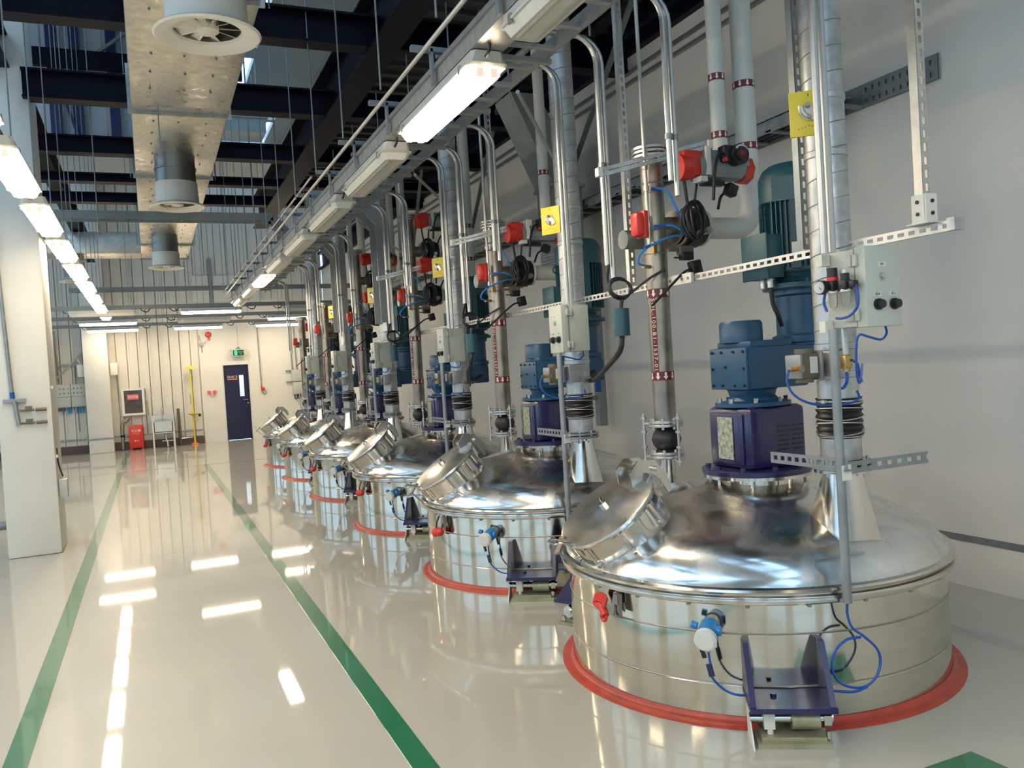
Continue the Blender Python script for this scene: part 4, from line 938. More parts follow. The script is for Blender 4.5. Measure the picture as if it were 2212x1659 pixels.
def control_box(k, o):
    K = 'cb%d' % (k > 0)
    if k == 0: x0, x1, y0, y1 = -.205, -.015, -1.11, -.90
    else: x0, x1, y0, y1 = -.27, -.06, -1.04, -.85
    z0, z1 = 1.725, 2.055
    t = Thing('control_box', 'pale grey electrical control box with two black knobs beside the ' + ORD[k] + ' exhaust duct', 'control box', ((x0 + x1) / 2, (y0 + y1) / 2, z0), o)
    cx, cy, cz = (x0 + x1) / 2, (y0 + y1) / 2, (z0 + z1) / 2
    t.part('case', 'boxgrey', lambda b: b.bb((x0, y0, z0), (x1, y1, z1), bev=.004), K)
    if k == 0:
        # hinge side towards -X, knobs on the -Y face
        d = t.part('door', 'boxgrey', lambda b: b.bb((x0 - .004, y0 - .012, z0 - .004), (x1 + .004, y0 + .045, z1 + .006), bev=.004), K)
        t.part('seam', 'boxdark', lambda b: b.bb((x0 - .002, y0 + .045, z0), (x0 + .01, y0 + .05, z1)), K)
        t.part('hinge', 'boxgrey', lambda b: [b.box((x0 - .012, y0 + .047 + dy, zz), (.014, .02, .05), bev=.003) for zz in (z0 + .05, z1 - .05) for dy in (-.012, .014)] and None, K)
        def F(u, w): return V((x0 + u * (x1 - x0), y0 - .012, z0 + w * (z1 - z0)))
        R_, U_ = (1, 0, 0), (0, 0, 1); nrm = V((0, -1, 0))
    else:
        d = t.part('door', 'boxgrey', lambda b: b.bb((x0 - .012, y0 - .004, z0 - .004), (x0 + .045, y1 + .004, z1 + .006), bev=.004), K)
        t.part('seam', 'boxdark', lambda b: b.bb((x0 + .045, y0 - .002, z0), (x0 + .05, y0 + .01, z1)), K)
        t.part('hinge', 'boxgrey', lambda b: [b.box((x0 + .047 + dy, y0 - .012, zz), (.02, .014, .05), bev=.003) for zz in (z0 + .05, z1 - .05) for dy in (-.012, .014)] and None, K)
        def F(u, w): return V((x0 - .012, y1 - u * (y1 - y0), z0 + w * (z1 - z0)))
        R_, U_ = (0, -1, 0), (0, 0, 1); nrm = V((-1, 0, 0))
    for i, u in enumerate((.30, .78)):
        p = F(u, .27)
        t.part('knob', 'black', lambda b: (b.cyl(p, p + nrm * .012, .024, n=20), b.cyl(p + nrm * .01, p + nrm * .03, .018, n=20)), K + 'k%d' % i, parent=d)
        q = F(u, .40)
        t.part('knob_label', 'gaugeface', lambda b: b.box(q + nrm * .001, (.04, .002, .018) if k == 0 else (.002, .04, .018)), K + 'k%d' % i, parent=d)
        t.part('lettering', 'black', lambda b: text_on(b, ['启动', '停止'][i], .014, q + nrm * .0025, R_, U_, .0005), K + 'k%d' % i, parent=d)
    p = F(.48, .63)
    t.part('indicator', 'zinc', lambda b: (b.cyl(p, p + nrm * .012, .012, n=16), b.cyl(p, p + nrm * .006, .017, n=16)), K, parent=d)
    q = F(.48, .78)
    t.part('indicator_label', 'gaugeface', lambda b: b.box(q + nrm * .001, (.045, .002, .02) if k == 0 else (.002, .045, .02)), K, parent=d)
    t.part('lettering', 'black', lambda b: text_on(b, 'B01', .014, q + nrm * .0025, R_, U_, .0005), K, parent=d)
    t.part('mounting_tab', 'white', lambda b: [b.box((x0 - .025 if k == 0 else x1 + .02, y1 - .01, zz), (.045, .035, .05)) for zz in (z0 + .01, z1 - .03)] and None, K)
    t.part('cable', 'tubeblue', lambda b: b.tube(smooth_pts([(x1 - .04, y0 + .04, z0), (x1 - .045, y0 + .03, z0 - .035), (x1 - .09, y0 + .02, z0 - .06), (x1 - .15, y0 + .03, z0 - .045), (x0 + .01, y0 + .05, z0 - .035), (x0 - .0, y0 + .06, z0 - .08), (x0 + .005, y0 + .07, z0 - .20), (x0 + .03, y0 + .08, z0 - .24), (x0 + .06, y0 + .09, z0 - .16)], 6), .005, 6), K)

def conduits(k, o):
    t = Thing('conduit_pole', 'steel conduit standing in front of the %s exhaust duct down to the tank rim' % ORD[k], 'conduit', (-.306, -1.025, .55), o)
    t.part('tube', 'galvd', lambda b: (b.cyl((-.306, -1.025, .552), (-.306, -1.025, 1.72), .0195, n=14), ), 'cp%d' % k)
    if k == 0:
        tops = [(-.335, -1.025, 4.4), (-.26, -1.0, 4.4)]
        pts1 = [(-.33, -1.025, 2.04), (-.33, -1.025, 4.4)]; pts2 = [(-.262, -1.0, 2.05), (-.262, -1.0, 4.4)]
    else:
        bx = 1.9 - X0
        def hook(x, y, z0):
            return [(x, y, z0), (x, y, 3.62)] + [(x - .14 + .14 * math.cos(a), y, 3.62 + .14 * math.sin(a)) for a in [i * PI / 10 for i in range(1, 6)]] + [(bx, y, 3.76)]
        pts1 = hook(-.20, -1.0, 2.04); pts2 = hook(-.15, -.97, 2.04)
    for i, pp in enumerate((pts1, pts2) if k not in (3, 4) else ()):
        t.part('upper_tube', 'conduit', lambda b: b.tube(pp, .0165, 10), 'cpu%d%d' % (k > 0, i))
    # slotted angle clamps at the flange
    s_ = Thing('slotted_bracket', ('L-shaped' if k == 0 else 'short') + ' slotted angle bracket clamped at the %s exhaust duct flange' % ORD[k], 'bracket', (-.15, -.95, 1.1), o)
    s_.part('arm', 'galvd', lambda b: (b.slotbar((-.31, -.60, 1.145), (-.30, -1.06, 1.145), .05, (-1, 0, 0), .045, .026, .004, 0), b.bb((-.31, -1.06, 1.118), (-.27, -.60, 1.122))), 'sb')
    if k == 0: s_.part('arm', 'galvd', lambda b: (b.slotbar((-.30, -1.02, 1.125), (.22, -1.02, 1.125), .05, (0, -1, 0), .06, .03, .004, 0), b.bb((-.30, -1.02, 1.098), (.22, -.97, 1.102))), 'sb2')
    s_.part('end_cap', 'white', lambda b: b.box((-.29, -1.035, 1.11), (.05, .02, .065)), 'sb')
    # trailing blue cable with a loop in front of the tank
    if k in (0, 1, 2, 3):
        c = Thing('load_cell_cable', 'blue cable dropping from the conduit and looping by the %s tank bracket' % ORD[k], 'cable', (-.33, -1.05, .15), o)
        a = math.radians(252)
        def Q(ang, r, z): return V((r * math.cos(math.radians(ang)), r * math.sin(math.radians(ang)), z))
        pts = [(-.306, -1.025, .56), Q(253.5, 1.06, .50), Q(254.5, 1.06, .44), Q(257, 1.07, .40), Q(260, 1.075, .34), Q(260.5, 1.08, .28), Q(258.5, 1.09, .22), Q(255, 1.09, .19), Q(250.5, 1.09, .215), Q(248.5, 1.09, .28), Q(249.5, 1.08, .35), Q(252.5, 1.075, .395), Q(256, 1.075, .40)]
        c.part('loop', 'tubeblue', lambda b: (b.tube(smooth_pts(pts, 6), .0058, 7), b.tube(smooth_pts([Q(256.5, 1.09, .19), Q(253, 1.1, .18), Q(249, 1.1, .19), Q(247.5, 1.1, .195)], 5), .0058, 7)), 'lcc')
    return t

def transmitter(k, o):
    a = math.radians(221.5); d = V((math.cos(a), math.sin(a), 0)); s2 = V((-d.y, d.x, 0))
    def Q(r, s_, z): return d * r + s2 * s_ + V((0, 0, z))
    K = 'tx'
    t = Thing('level_transmitter', 'blue transmitter with round white cover on the side wall of the %s tank' % ORD[k], 'sensor', Q(1.05, 0, .36), o)
    t.part('nozzle', 'seam', lambda b: (b.cyl(Q(.97, 0, .455), Q(1.02, 0, .442), .033, n=20), b.cyl(Q(1.012, 0, .443), Q(1.022, 0, .441), .042, n=20)), K)
    t.part('housing', 'gaugeblue', lambda b: (b.cyl(Q(1.02, 0, .441), Q(1.125, 0, .42), .044, n=24), b.cyl(Q(1.08, -.045, .46), Q(1.08, -.07, .465), .016, n=12), b.cyl(Q(1.07, -.03, .44), Q(1.07, .055, .44), .022, n=12)), K)
    t.part('cover', 'gaugeface', lambda b: (b.cyl(Q(1.12, 0, .421), Q(1.145, 0, .416), .049, n=28), b.cyl(Q(1.14, 0, .417), Q(1.152, 0, .415), .040, n=28)), K, label='round white screw cover')
    t.part('gland', 'seam', lambda b: (b.cyl(Q(1.09, -.0, .385), Q(1.09, .0, .35), .009, n=8),), K)
    t.part('tag', 'black', lambda b: b.bar(Q(1.10, -.03, .38), Q(1.10, -.015, .325), .02, .003, up=d), K)
    t.part('cable', 'tubeblue', lambda b: b.tube(smooth_pts([Q(1.09, 0, .35), Q(1.09, .005, .30), Q(1.09, .01, .24), Q(1.08, .06, .185), Q(1.07, .12, .165), Q(1.05, .17, .17)], 6), .0055, 7), K)
    t.part('cable_label', 'indigo', lambda b: b.bar(Q(1.095, .0, .30), Q(1.095, .012, .245), .026, .006, up=d), K)
    # earthing clamp with red grip
    e = math.radians(191 if k == 0 else 192); d3 = V((math.cos(e), math.sin(e), 0)); s3 = V((-d3.y, d3.x, 0))
    def G(r, s_, z): return d3 * r + s3 * s_ + V((0, 0, z))
    c = Thing('earthing_clamp', 'grey earthing clamp with red coiled grips hooked on the rim of the %s tank' % ORD[k], 'clamp', G(1.02, 0, .42), o)
    c.part('jaw', 'seam', lambda b: (b.prism([G(1.0, .05, .535), G(1.015, .085, .53), G(1.02, .095, .43), G(1.01, .06, .44)], s3 * 0, d3 * .012), b.prism([G(1.0, .05, .535), G(1.0, .03, .53), G(1.02, .02, .43), G(1.02, .04, .42)], s3 * 0, d3 * .012), b.box(G(1.01, .055, .50), (.03, .03, .05), Rz(e))), K)
    if k == 0:
        c.part('grip', 'red', lambda b: (*[b.tube([G(1.03 + .006 * j, -.045, .49 - .013 * j) + s3 * .038 * math.cos(q) + V((0, 0, .02 * math.sin(q))) for q in [i * PI / 8 for i in range(16)]], .0095, 7, closed=True) for j in range(3)], b.cyl(G(1.03, -.05, .46), G(1.045, -.0, .415), .02, n=12), b.tube([G(1.04, -.02, .405) + s3 * .018 * math.cos(q) + V((0, 0, .02 * math.sin(q))) for q in [i * PI / 6 for i in range(12)]], .008, 7, closed=True)), 'tx0')
    else:
        c.part('lead', 'black', lambda b: b.tube(smooth_pts([G(1.01, -.03, .53), G(1.03, -.045, .47), G(1.04, -.03, .42), G(1.03, .03, .44), G(1.01, .04, .53)], 5), .006, 6), K)
        for j, sx in enumerate((-.035, .02)):
            c.part('grip', 'red', lambda b: (b.sphere(G(1.045, sx, .405 + .01 * j), .034, n=14), b.tube([G(1.065, sx, .405 + .01 * j) + s3 * .02 * math.cos(q) + V((0, 0, .02 * math.sin(q))) for q in [i * PI / 6 for i in range(12)]], .008, 7, closed=True)), 'tx1%d' % j)

def hook_pair(k, o, x, y, zb, lb, dz=.08):
    t = Thing('conduit_pair', lb, 'conduit', (x, y, zb), o)
    bx = 1.95 - X0
    for i in range(2):
        xx = x + .045 * i; yy = y + .01 * i; zt = 3.66 + .0 * i; r = .16
        pts = [(xx, yy, zb - dz * i), (xx, yy, zt - r)] + [(xx - r + r * math.cos(a), yy, zt - r + r * math.sin(a)) for a in [j * PI / 12 for j in range(1, 7)]] + [(bx, yy, zt)]
        t.part('tube', 'conduit', lambda b: b.tube(pts, .0165, 10))
        t.part('coupling', 'galvd', lambda b: b.cyl((xx, yy, 2.85), (xx, yy, 2.88), .022, n=10))

for k in range(6):
    o = V((X0, YS[k], 0))
    tank(k, o); drive(k, o); pipe(k, o); duct(k, o); control_box(k, o); conduits(k, o); transmitter(k, o)
    if k < 5: yellow_gauge(k, o)
    for n_, vz in enumerate(VALVES[k]):
        up_ = n_ == 0 and len(VALVES[k]) > 1
        actuator(k, o, vz + .34 if k < 3 else vz + .3, 'uppermost' if up_ else ('upper' if len(VALVES[k]) == 1 else 'middle'), 0)
    actuator(k, o, VALVES[k][-1] + .0, 'lowest', 1)
    if k < 4: air_tubes(k, o, VALVES[k][-1] + .0)
    hook_pair(k, o, -.30, .82, 2.24, 'pair of steel conduits hooking down from the tray, left of the %s inlet pipe' % ORD[k])
    if k < 5: hook_pair(k, o, -.25, .16, 2.62, 'pair of steel conduits hooking down from the tray in front of the %s valves' % ORD[k])
    # hanging loop of cable with blue junction cylinder
    if k in (0, 1, 2):
        c = Thing('junction_canister', 'blue cylinder hanging from a coiled black cable left of the %s inlet pipe' % ORD[k], 'junction', (-.32, .66, 1.79), o)
        c.part('canister', 'teal', lambda b: b.cyl((-.32, .66, 1.79), (-.32, .66, 1.955), .05, n=24), 'jc')
        c.part('coil', 'black', lambda b: [b.tube([V((-.31, .66, 2.08)) + V((.075 * math.cos(a), .015 * math.sin(a) + .008 * j, (.055 + .006 * j) * math.sin(a))) for a in [i * PI / 10 for i in range(20)]], .008, 7, closed=True) for j in range(3)] and None, 'jc')
        c.part('lead', 'black', lambda b: (b.tube(smooth_pts([(-.32, .66, 1.95), (-.31, .66, 2.0), (-.30, .66, 2.03)], 4), .012, 7), b.tube(smooth_pts([(-.30, .80, 2.24), (-.34, .76, 2.16), (-.37, .7, 2.09)], 4), .008, 7), b.tube(smooth_pts([(-.24, .66, 2.05), (-.14, .60, 2.13), (-.05, .56, 2.18)], 4), .008, 7)), 'jc')
    if k in (0, 1):
        single('power_cable', 'black', lambda b: b.tube(smooth_pts([(-.32, .66, 1.79), (-.33, .68, 1.70), (-.28, .9, 1.62), (-.05, 1.5, 1.52), (.25, 2.15, 1.50), (.42, 2.36, 1.56)], 7), .017, 8), 'thick black cable sagging from the %s blue canister towards the next motor' % ('nearest', 'second')[k], 'cable', o, key='pc')
    # horizontal strut carrying conduits by the valves
    if k < 3:
        t = Thing('strut_channel', 'short horizontal strut channel holding the conduits at the %s valves' % ORD[k], 'strut', (-.1, .5, 2.76), o)
        t.part('channel', 'galv', lambda b: (b.bar((-.47, .55, 2.735), (.18, .38, 2.885), .012, .022), b.bar((-.47, .55, 2.765), (.18, .38, 2.915), .006, .022)), 'sc')
        t.part('end_cap', 'white', lambda b: (b.box((-.48, .55, 2.75), (.03, .04, .05)), b.box((.19, .38, 2.90), (.03, .04, .05))), 'sc')

# unit 1 extras: filter regulator, ball valve
o = V((X0, YS[0], 0))
t = Thing('filter_regulator', 'black and red air filter regulator with clear bowls on the nearest control box', 'regulator', (-.23, -1.0, 1.80), o)
t.part('body', 'black', lambda b: (b.box((-.245, -.975, 1.905), (.045, .045, .045), bev=.008), b.box((-.245, -1.045, 1.905), (.045, .045, .045), bev=.008), b.cyl((-.245, -.975, 1.925), (-.245, -.975, 1.985), .022, n=16), b.cyl((-.245, -1.045, 1.925), (-.245, -1.045, 1.955), .018, n=16), b.box((-.245, -1.09, 1.905), (.03, .03, .03), bev=.005)))
t.part('adjusting_ring', 'red', lambda b: b.cyl((-.245, -.975, 1.93), (-.245, -.975, 1.945), .025, n=16), label='red collar below the black adjusting knob')
t.part('oil_cap', 'gaugeface', lambda b: b.cyl((-.245, -1.045, 1.955), (-.245, -1.045, 1.97), .011, n=12))
g = t.part('pressure_gauge', 'gaugeface', lambda b: b.cyl((-.285, -.945, 1.905), (-.293, -.95, 1.905), .026, n=24), label='small round white gauge')
t.part('bezel', 'black', lambda b: b.lathe([(.026, 0), (.031, 0), (.031, .022), (.026, .022)], (-.295, -.95, 1.905), 24, rot=Matrix.Rotation(PI / 2, 3, 'Y')), parent=g)
t.part('needle', 'black', lambda b: b.bar((-.2945, -.94, 1.915), (-.2945, -.957, 1.895), .003, .001), parent=g)
for yy in (-.975, -1.045):
    t.part('bowl', 'clear', lambda b: b.lathe([(.018, 1.885), (.018, 1.83), (.012, 1.815), (.006, 1.812), (.006, 1.80)], (-.245, yy, 0), 20))
    t.part('bowl_collar', 'white', lambda b: b.cyl((-.245, yy, 1.876), (-.245, yy, 1.888), .022, n=16))
t.part('air_tube', 'tubeblue', lambda b: (b.tube(smooth_pts([(-.245, -1.10, 1.90), (-.25, -1.115, 1.86), (-.25, -1.11, 1.81), (-.25, -1.07, 1.775), (-.25, -1.02, 1.765), (-.25, -.99, 1.768)], 6), .006, 7), b.tube(smooth_pts([(-.26, -.945, 1.885), (-.255, -.93, 1.84), (-.25, -.94, 1.80)], 5), .006, 7)))
t = Thing('ball_valve', 'small brass ball valve with blue lever on the nearest exhaust duct', 'valve', (-.09, -.90, 1.53), o)
t.part('body', 'brass', lambda b: (b.box((-.10, -.885, 1.575), (.04, .035, .06), bev=.006), b.cyl((-.10, -.885, 1.53), (-.10, -.885, 1.615), .014, n=8)))
t.part('riser', 'conduit', lambda b: b.cyl((-.10, -.885, 1.61), (-.10, -.885, 1.73), .015, n=12))
t.part('lever', 'tubeblue', lambda b: (b.bar((-.05, -.90, 1.565), (-.035, -.905, 1.48), .018, .006), b.bar((-.09, -.905, 1.585), (-.05, -.90, 1.565), .012, .004)))
t.part('air_tube', 'tubeblue', lambda b: b.tube(smooth_pts([(-.10, -.885, 1.53), (-.105, -.89, 1.49), (-.14, -.9, 1.46), (-.19, -.92, 1.47), (-.23, -.95, 1.52), (-.24, -.96, 1.60)], 6), .007, 7))
single('power_cable', 'black', lambda b: b.tube(smooth_pts([(XW - .30, 4.75, 3.36), (XW - .35, 4.70, 3.34), (XW - .38, 4.68, 3.2), (XW - .4, 4.66, 2.9), (XW - .6, 4.5, 2.6)], 6), .025, 8), 'thick black cable dropping from the wall tray behind the nearest exhaust duct', 'cable')

# long slotted strut + hangers
t = Thing('slotted_strut', 'long horizontal slotted strut channel tying the exhaust ducts together', 'strut', (2.95, 4.6, 2.09))
t.part('channel', 'zinc', lambda b: (b.slotbar((2.98, 2.33, 2.105), (2.98, 4.95, 2.105), .042, (-1, 0, 0), .055, .032, .003, .02), b.slotbar((2.98, 4.95, 2.105), (2.98, 7.05, 2.105), .042, (-1, 0, 0), .055, .032, .003, .02)))
t.part('channel', 'zinc', lambda b: b.slotbar((2.98, 7.2, 2.105), (2.98, 9.9, 2.105), .042, (-1, 0, 0), .055, .032, .003, .02))
t.part('splice_plate', 'white', lambda b: (b.bb((2.955, 4.06, 2.075), (2.975, 4.30, 2.135)), ))
t.part('splice_bolt', 'seam', lambda b: [b.cyl((2.955, 4.09 + .06 * i, 2.105), (2.948, 4.09 + .06 * i, 2.105), .009, n=8) for i in range(4)] and None)
t.part('end_cap', 'galv', lambda b: b.bb((2.94, 2.30, 2.08), (3.0, 2.335, 2.13)))
for i, (yy, zb) in enumerate(((2.47, 2.13), (3.16, 2.13), (4.75, 2.13), (7.05, 2.13))):
    h = Thing('hanger_post', ['bright slotted hanger post at the right end of the long strut', 'slotted hanger post just behind the nearest exhaust duct', 'slotted hanger post left of the nearest inlet pipe', 'slotted hanger post between the second and third tanks'][i], 'post', (2.97, yy, zb))
    h.part('post', 'zinc' if i != 1 else 'galvd', lambda b: (b.slotbar((2.98, yy - .02, zb), (2.98, yy - .02, 4.9), .042, (0, -1, 0), .055, .032, .003, 0), b.bb((2.955, yy - .02, zb), (2.958, yy + .02, 4.9)), b.bb((3.0, yy - .02, zb), (3.003, yy + .02, 4.9))))
    if i == 0:
        h.part('foot_plate', 'white', lambda b: (b.bb((2.945, yy - .035, 2.13), (2.954, yy + .03, 2.25)), b.bb((2.945, yy - .04, 2.13), (3.01, yy - .03, 2.25)), b.bb((2.93, yy - .06, 2.128), (3.02, yy + .05, 2.134))))
        h.part('bolt', 'black', lambda b: [b.cyl((2.945, yy, z), (2.94, yy, z), .008, n=8) for z in (2.17, 2.22)] + [b.cyl((2.98, yy - .04, z), (2.98, yy - .046, z), .008, n=8) for z in (2.17, 2.22)] and None)

# wall tray, wall strip, high wall rails
t = Thing('wall_cable_tray', 'galvanised cable tray fixed high along the right wall, its end open', 'cable tray', (XW - .15, 12, 3.35))
t.part('outer_rail', 'galv', lambda b: (b.bb((XW - .30, 4.45, 3.36), (XW - .295, 20, 3.46)), b.bb((XW - .30, 4.45, 3.455), (XW - .27, 20, 3.46))))
t.part('inner_rail', 'galvd', lambda b: b.bb((XW - .02, 3.87, 3.36), (XW - .012, 20, 3.53)))
t.part('cover_strip', 'galv', lambda b: b.bb((XW - .31, 4.6, 3.46), (XW - .03, 20, 3.465)))
for i in range(46):
    t.part('rung', 'galvd', lambda b: b.bb((XW - .30, 4.5 + i * .33, 3.365), (XW - .01, 4.56 + i * .33, 3.38)))
t.part('end_plate', 'galvd', lambda b: (b.slotbar((XW - .03, 3.87, 3.48), (XW - .03, 4.5, 3.48), .08, (-1, 0, 0), .06, .02, .004, 0), b.slotbar((XW - .03, 3.87, 3.40), (XW - .03, 4.5, 3.40), .08, (-1, 0, 0), .06, .02, .004, 0)))
for i in range(3):
    t.part('cable', 'black', lambda b: b.tube([(XW - .24 + .07 * i, 4.7, 3.395), (XW - .24 + .07 * i, 19.5, 3.395)], .02, 6))
single('grounding_strip', 'galvd', lambda b: (b.bb((XW - .006, -2, .30), (XW - .001, 24.9, .345)),), 'flat grey grounding strip low along the right wall', 'strip')
t = Thing('wall_rail', 'pair of thin galvanised rails high on the right wall under the dark beam', 'rail', (XW - .05, 10, 4.55))
for z in (4.55, 4.66): t.part('rail', 'galvd', lambda b: b.bb((XW - .05, 3, z), (XW - .02, 20, z + .03)))
for i in range(3):
    y = 6.3 + i * 3.2
    single('diagonal_brace', 'galvd', lambda b: b.bar((XW - .1, y + 3.0, 3.5), (4.2, y, 4.98), .05, .03), 'grey diagonal brace rising from the wall tray, ' + ['nearest', 'middle', 'farthest'][i] + ' of three', 'brace')
for i in range(3):
    y = 4.6 + 2.58 * i
    single('duct_brace', 'conduit', lambda b: b.tube([(2.6, y + .95, 3.65), (4.1, y + 2.9, 3.30)], .016, 8), 'thin sloping steel tube across the pipes, ' + ['nearest', 'middle', 'farthest'][i] + ' of three', 'conduit')
# rectangular galvanised duct rising on the wall between tanks 2 and 3
t = Thing('rectangular_duct', 'grey rectangular duct rising on the right wall behind the second and third tanks', 'duct', (4.39, 8.4, 2.7))
t.part('duct_section', 'crane', lambda b: (b.bb((4.22, 8.2, 2.7), (4.56, 8.65, 3.6)), b.prism([(4.22, 8.2, 3.6), (4.56, 8.2, 3.6), (4.1, 8.2, 4.6), (3.76, 8.2, 4.6)], (0, 0, 0), (0, .45, 0))))
t.part('joint_flange', 'galv', lambda b: (b.bb((4.19, 8.17, 3.0), (4.585, 8.68, 3.03)), b.bb((4.19, 8.17, 3.6), (4.585, 8.68, 3.63))))
t.part('grille', 'galv', lambda b: [b.bb((4.205, 8.23, 2.75 + .035 * i), (4.22, 8.62, 2.762 + .035 * i)) for i in range(6)] and None)
t = Thing('wall_panel_pipe', 'beige vertical pipe with blue painted lettering strip by the wall behind the second drive', 'pipe', (4.5, 9.0, 0))
t.part('tube', 'stain', lambda b: b.cyl((4.4, 8.4, 1.2), (4.4, 8.4, 2.7), .07, n=20))
t.part('strip', 'tubeblue', lambda b: b.bb((4.55, 8.1, 1.3), (4.6, 8.14, 2.3)))
t.part('support', 'crane', lambda b: (b.bb((4.68, 8.3, .9), (4.78, 8.4, 2.7)), b.bb((4.3, 8.35, 1.9), (4.8, 8.38, 1.95)), b.bb((4.3, 8.35, 1.2), (4.8, 8.38, 1.25))))
single('paper_tag', 'white', lambda b: b.prism([(2.83, 13.25, 2.12), (2.83, 13.05, 2.16), (2.82, 13.02, 2.35), (2.82, 13.10, 2.42)], (0, 0, 0), (-.004, 0, 0)), 'sheet of white paper stuck on the tray drop of the fifth tank', 'paper')

# pipe cluster hung near the left column
t = Thing('compressed_air_drop', 'grey conduit with blue ring and two taps on the big white column', 'pipe', (-1.25, 9.72, 1.4))
t.part('tube', 'galvd', lambda b: (b.cyl((-1.285, 9.72, 1.60), (-1.36, 9.72, 3.9), .018, n=10), b.cyl((-1.245, 9.71, 1.35), (-1.27, 9.71, 1.60), .022, n=10)))
t.part('ring', 'tubeblue', lambda b: b.cyl((-1.285, 9.72, 1.63), (-1.288, 9.72, 1.69), .023, n=10), label='blue ring')
t.part('bracket', 'galvd', lambda b: b.bb((-1.37, 9.70, 1.585), (-1.17, 9.745, 1.62)))
t.part('tap', 'brown', lambda b: [(b.cyl((-1.23, 9.71, z), (-1.1, 9.71, z), .012, n=8), b.box((-1.15, 9.71, z + .025), (.06, .03, .03)), b.cyl((-1.09, 9.71, z), (-.99, 9.71, z), .018, n=10)) for z in (1.37, 1.50)] and None)
t = Thing('pull_cord_switch', 'beige switch box hanging by a black cable beside the big white column', 'switch', (-.86, 9.9, .65))
t.part('box', 'boxgrey', lambda b: b.box((-.90, 9.85, .66), (.08, .1, .19), bev=.01))
t.part('cable', 'black', lambda b: b.tube(smooth_pts([(-.90, 9.85, .78), (-.93, 9.86, .9), (-.94, 9.87, 1.0), (-.94, 9.87, 1.08)], 5), .008, 6))
for i, z in enumerate((1.0, 1.72)):
    single('cable_clip', 'white', lambda b: b.box((-.935, 9.8, z), (.02, .03, .03)), 'small white clip on the side of the big white column, ' + ['lower', 'upper'][i] + ' one', 'clip')
single('floor_pipe', 'galvd', lambda b: (b.cyl((-2.0, 10.2, .28), (-1.2, 10.35, .28), .05, n=12), b.cyl((-1.75, 10.6, 0), (-1.75, 10.6, 1.3), .07, n=14)), 'dark pipe low behind the big white column at the left edge', 'pipe')

# ================================================================== FAR WALL FITTINGS
y = YF - .04
t = Thing('hydrant_cabinet', 'white framed fire hydrant cabinet with dark glass and pink sign on the far wall', 'cabinet', (-.45, y, .95))
t.part('frame', 'white', lambda b: (b.bb((-.74, y - .16, .93), (-.17, y, .99)), b.bb((-.74, y - .16, 1.61), (-.17, y, 1.67)), b.bb((-.74, y - .16, .99), (-.68, y, 1.61)), b.bb((-.23, y - .16, .99), (-.17, y, 1.61))))
t.part('glass_door', 'glassdark', lambda b: b.bb((-.68, y - .15, .99), (-.23, y - .13, 1.61)))
sg = t.part('sign', 'pink', lambda b: b.bb((-.60, y - .16, 1.36), (-.32, y - .15, 1.50)), label='pink sign with white characters')
t.part('lettering', 'arrow', lambda b: text_on(b, '消火栓箱', .065, (-.46, y - .162, 1.43), (1, 0, 0), (0, 0, 1)), parent=sg)
t.part('hose_reel', 'red', lambda b: b.cyl((-.60, y - .128, 1.2), (-.60, y - .05, 1.2), .07, n=20))
t = Thing('extinguisher_cabinet', 'red fire extinguisher cabinet standing on the floor below the glass cabinet', 'cabinet', (-.44, y - .15, 0))
t.part('body', 'red', lambda b: b.bb((-.62, y - .27, .04), (-.26, y - .05, .66), bev=.008))
t.part('door', 'red', lambda b: b.bb((-.61, y - .285, .06), (-.27, y - .27, .64), bev=.004))
t.part('lettering', 'arrow', lambda b: (text_on(b, '灭火器', .08, (-.44, y - .287, .51), (1, 0, 0), (0, 0, 1)), text_on(b, '◆119', .045, (-.44, y - .287, .24), (1, 0, 0), (0, 0, 1)), b.bb((-.53, y - .287, .435), (-.36, y - .286, .44))))
for xx in (-.58, -.30): t.part('foot', 'red', lambda b: b.bb((xx - .03, y - .25, 0), (xx + .03, y - .1, .04)))
t = Thing('wash_sink', 'steel wash sink on a white frame stand with tall faucet at the far wall', 'sink', (.25, y - .25, 0))
t.part('basin', 'handle', lambda b: (b.bb((.0, y - .5, .42), (.50, y - .46, .72)), b.bb((.0, y - .5, .42), (.03, y - .06, .72)), b.bb((.47, y - .5, .42), (.50, y - .06, .72)), b.bb((.0, y - .5, .42), (.50, y - .06, .44))))
t.part('splashback', 'handle', lambda b: b.bb((-.04, y - .06, .70), (.54, y - .03, .88)))
t.part('counter', 'zinc', lambda b: (b.bb((-.04, y - .52, .70), (.54, y - .44, .73)), b.bb((-.04, y - .52, .70), (.04, y - .03, .73)), b.bb((.46, y - .52, .70), (.54, y - .03, .73))))
for xx in (-.01, .51):
    for yy in (y - .49, y - .08): t.part('leg', 'white', lambda b: b.bb((xx - .02, yy - .02, 0), (xx + .02, yy + .02, .70)))
t.part('stretcher', 'white', lambda b: (b.bb((0, y - .5, .40), (.5, y - .48, .43)), b.bb((.2, y - .1, .15), (.5, y - .08, .18))))
t.part('faucet', 'handle', lambda b: b.tube(smooth_pts([(.23, y - .1, .73), (.23, y - .1, 1.0), (.24, y - .13, 1.08), (.25, y - .2, 1.08), (.25, y - .22, 1.02)], 4), .012, 8))
t.part('drain_trap', 'white', lambda b: b.tube(smooth_pts([(.3, y - .3, .42), (.3, y - .3, .25), (.33, y - .3, .15), (.34, y - .3, 0.02)], 4), .022, 8))
t = Thing('emergency_shower', 'yellow emergency shower and eyewash stand at the far wall', 'shower', (1.06, y - .25, 0))
t.part('stand_pipe', 'yellow', lambda b: b.cyl((1.04, y - .2, .05), (1.04, y - .2, 2.15), .022, n=12))
t.part('shower_head', 'yellow', lambda b: b.lathe([(.13, 2.10), (.12, 2.13), (.04, 2.19), (.0, 2.20)], (1.04, y - .2, 0), 24))
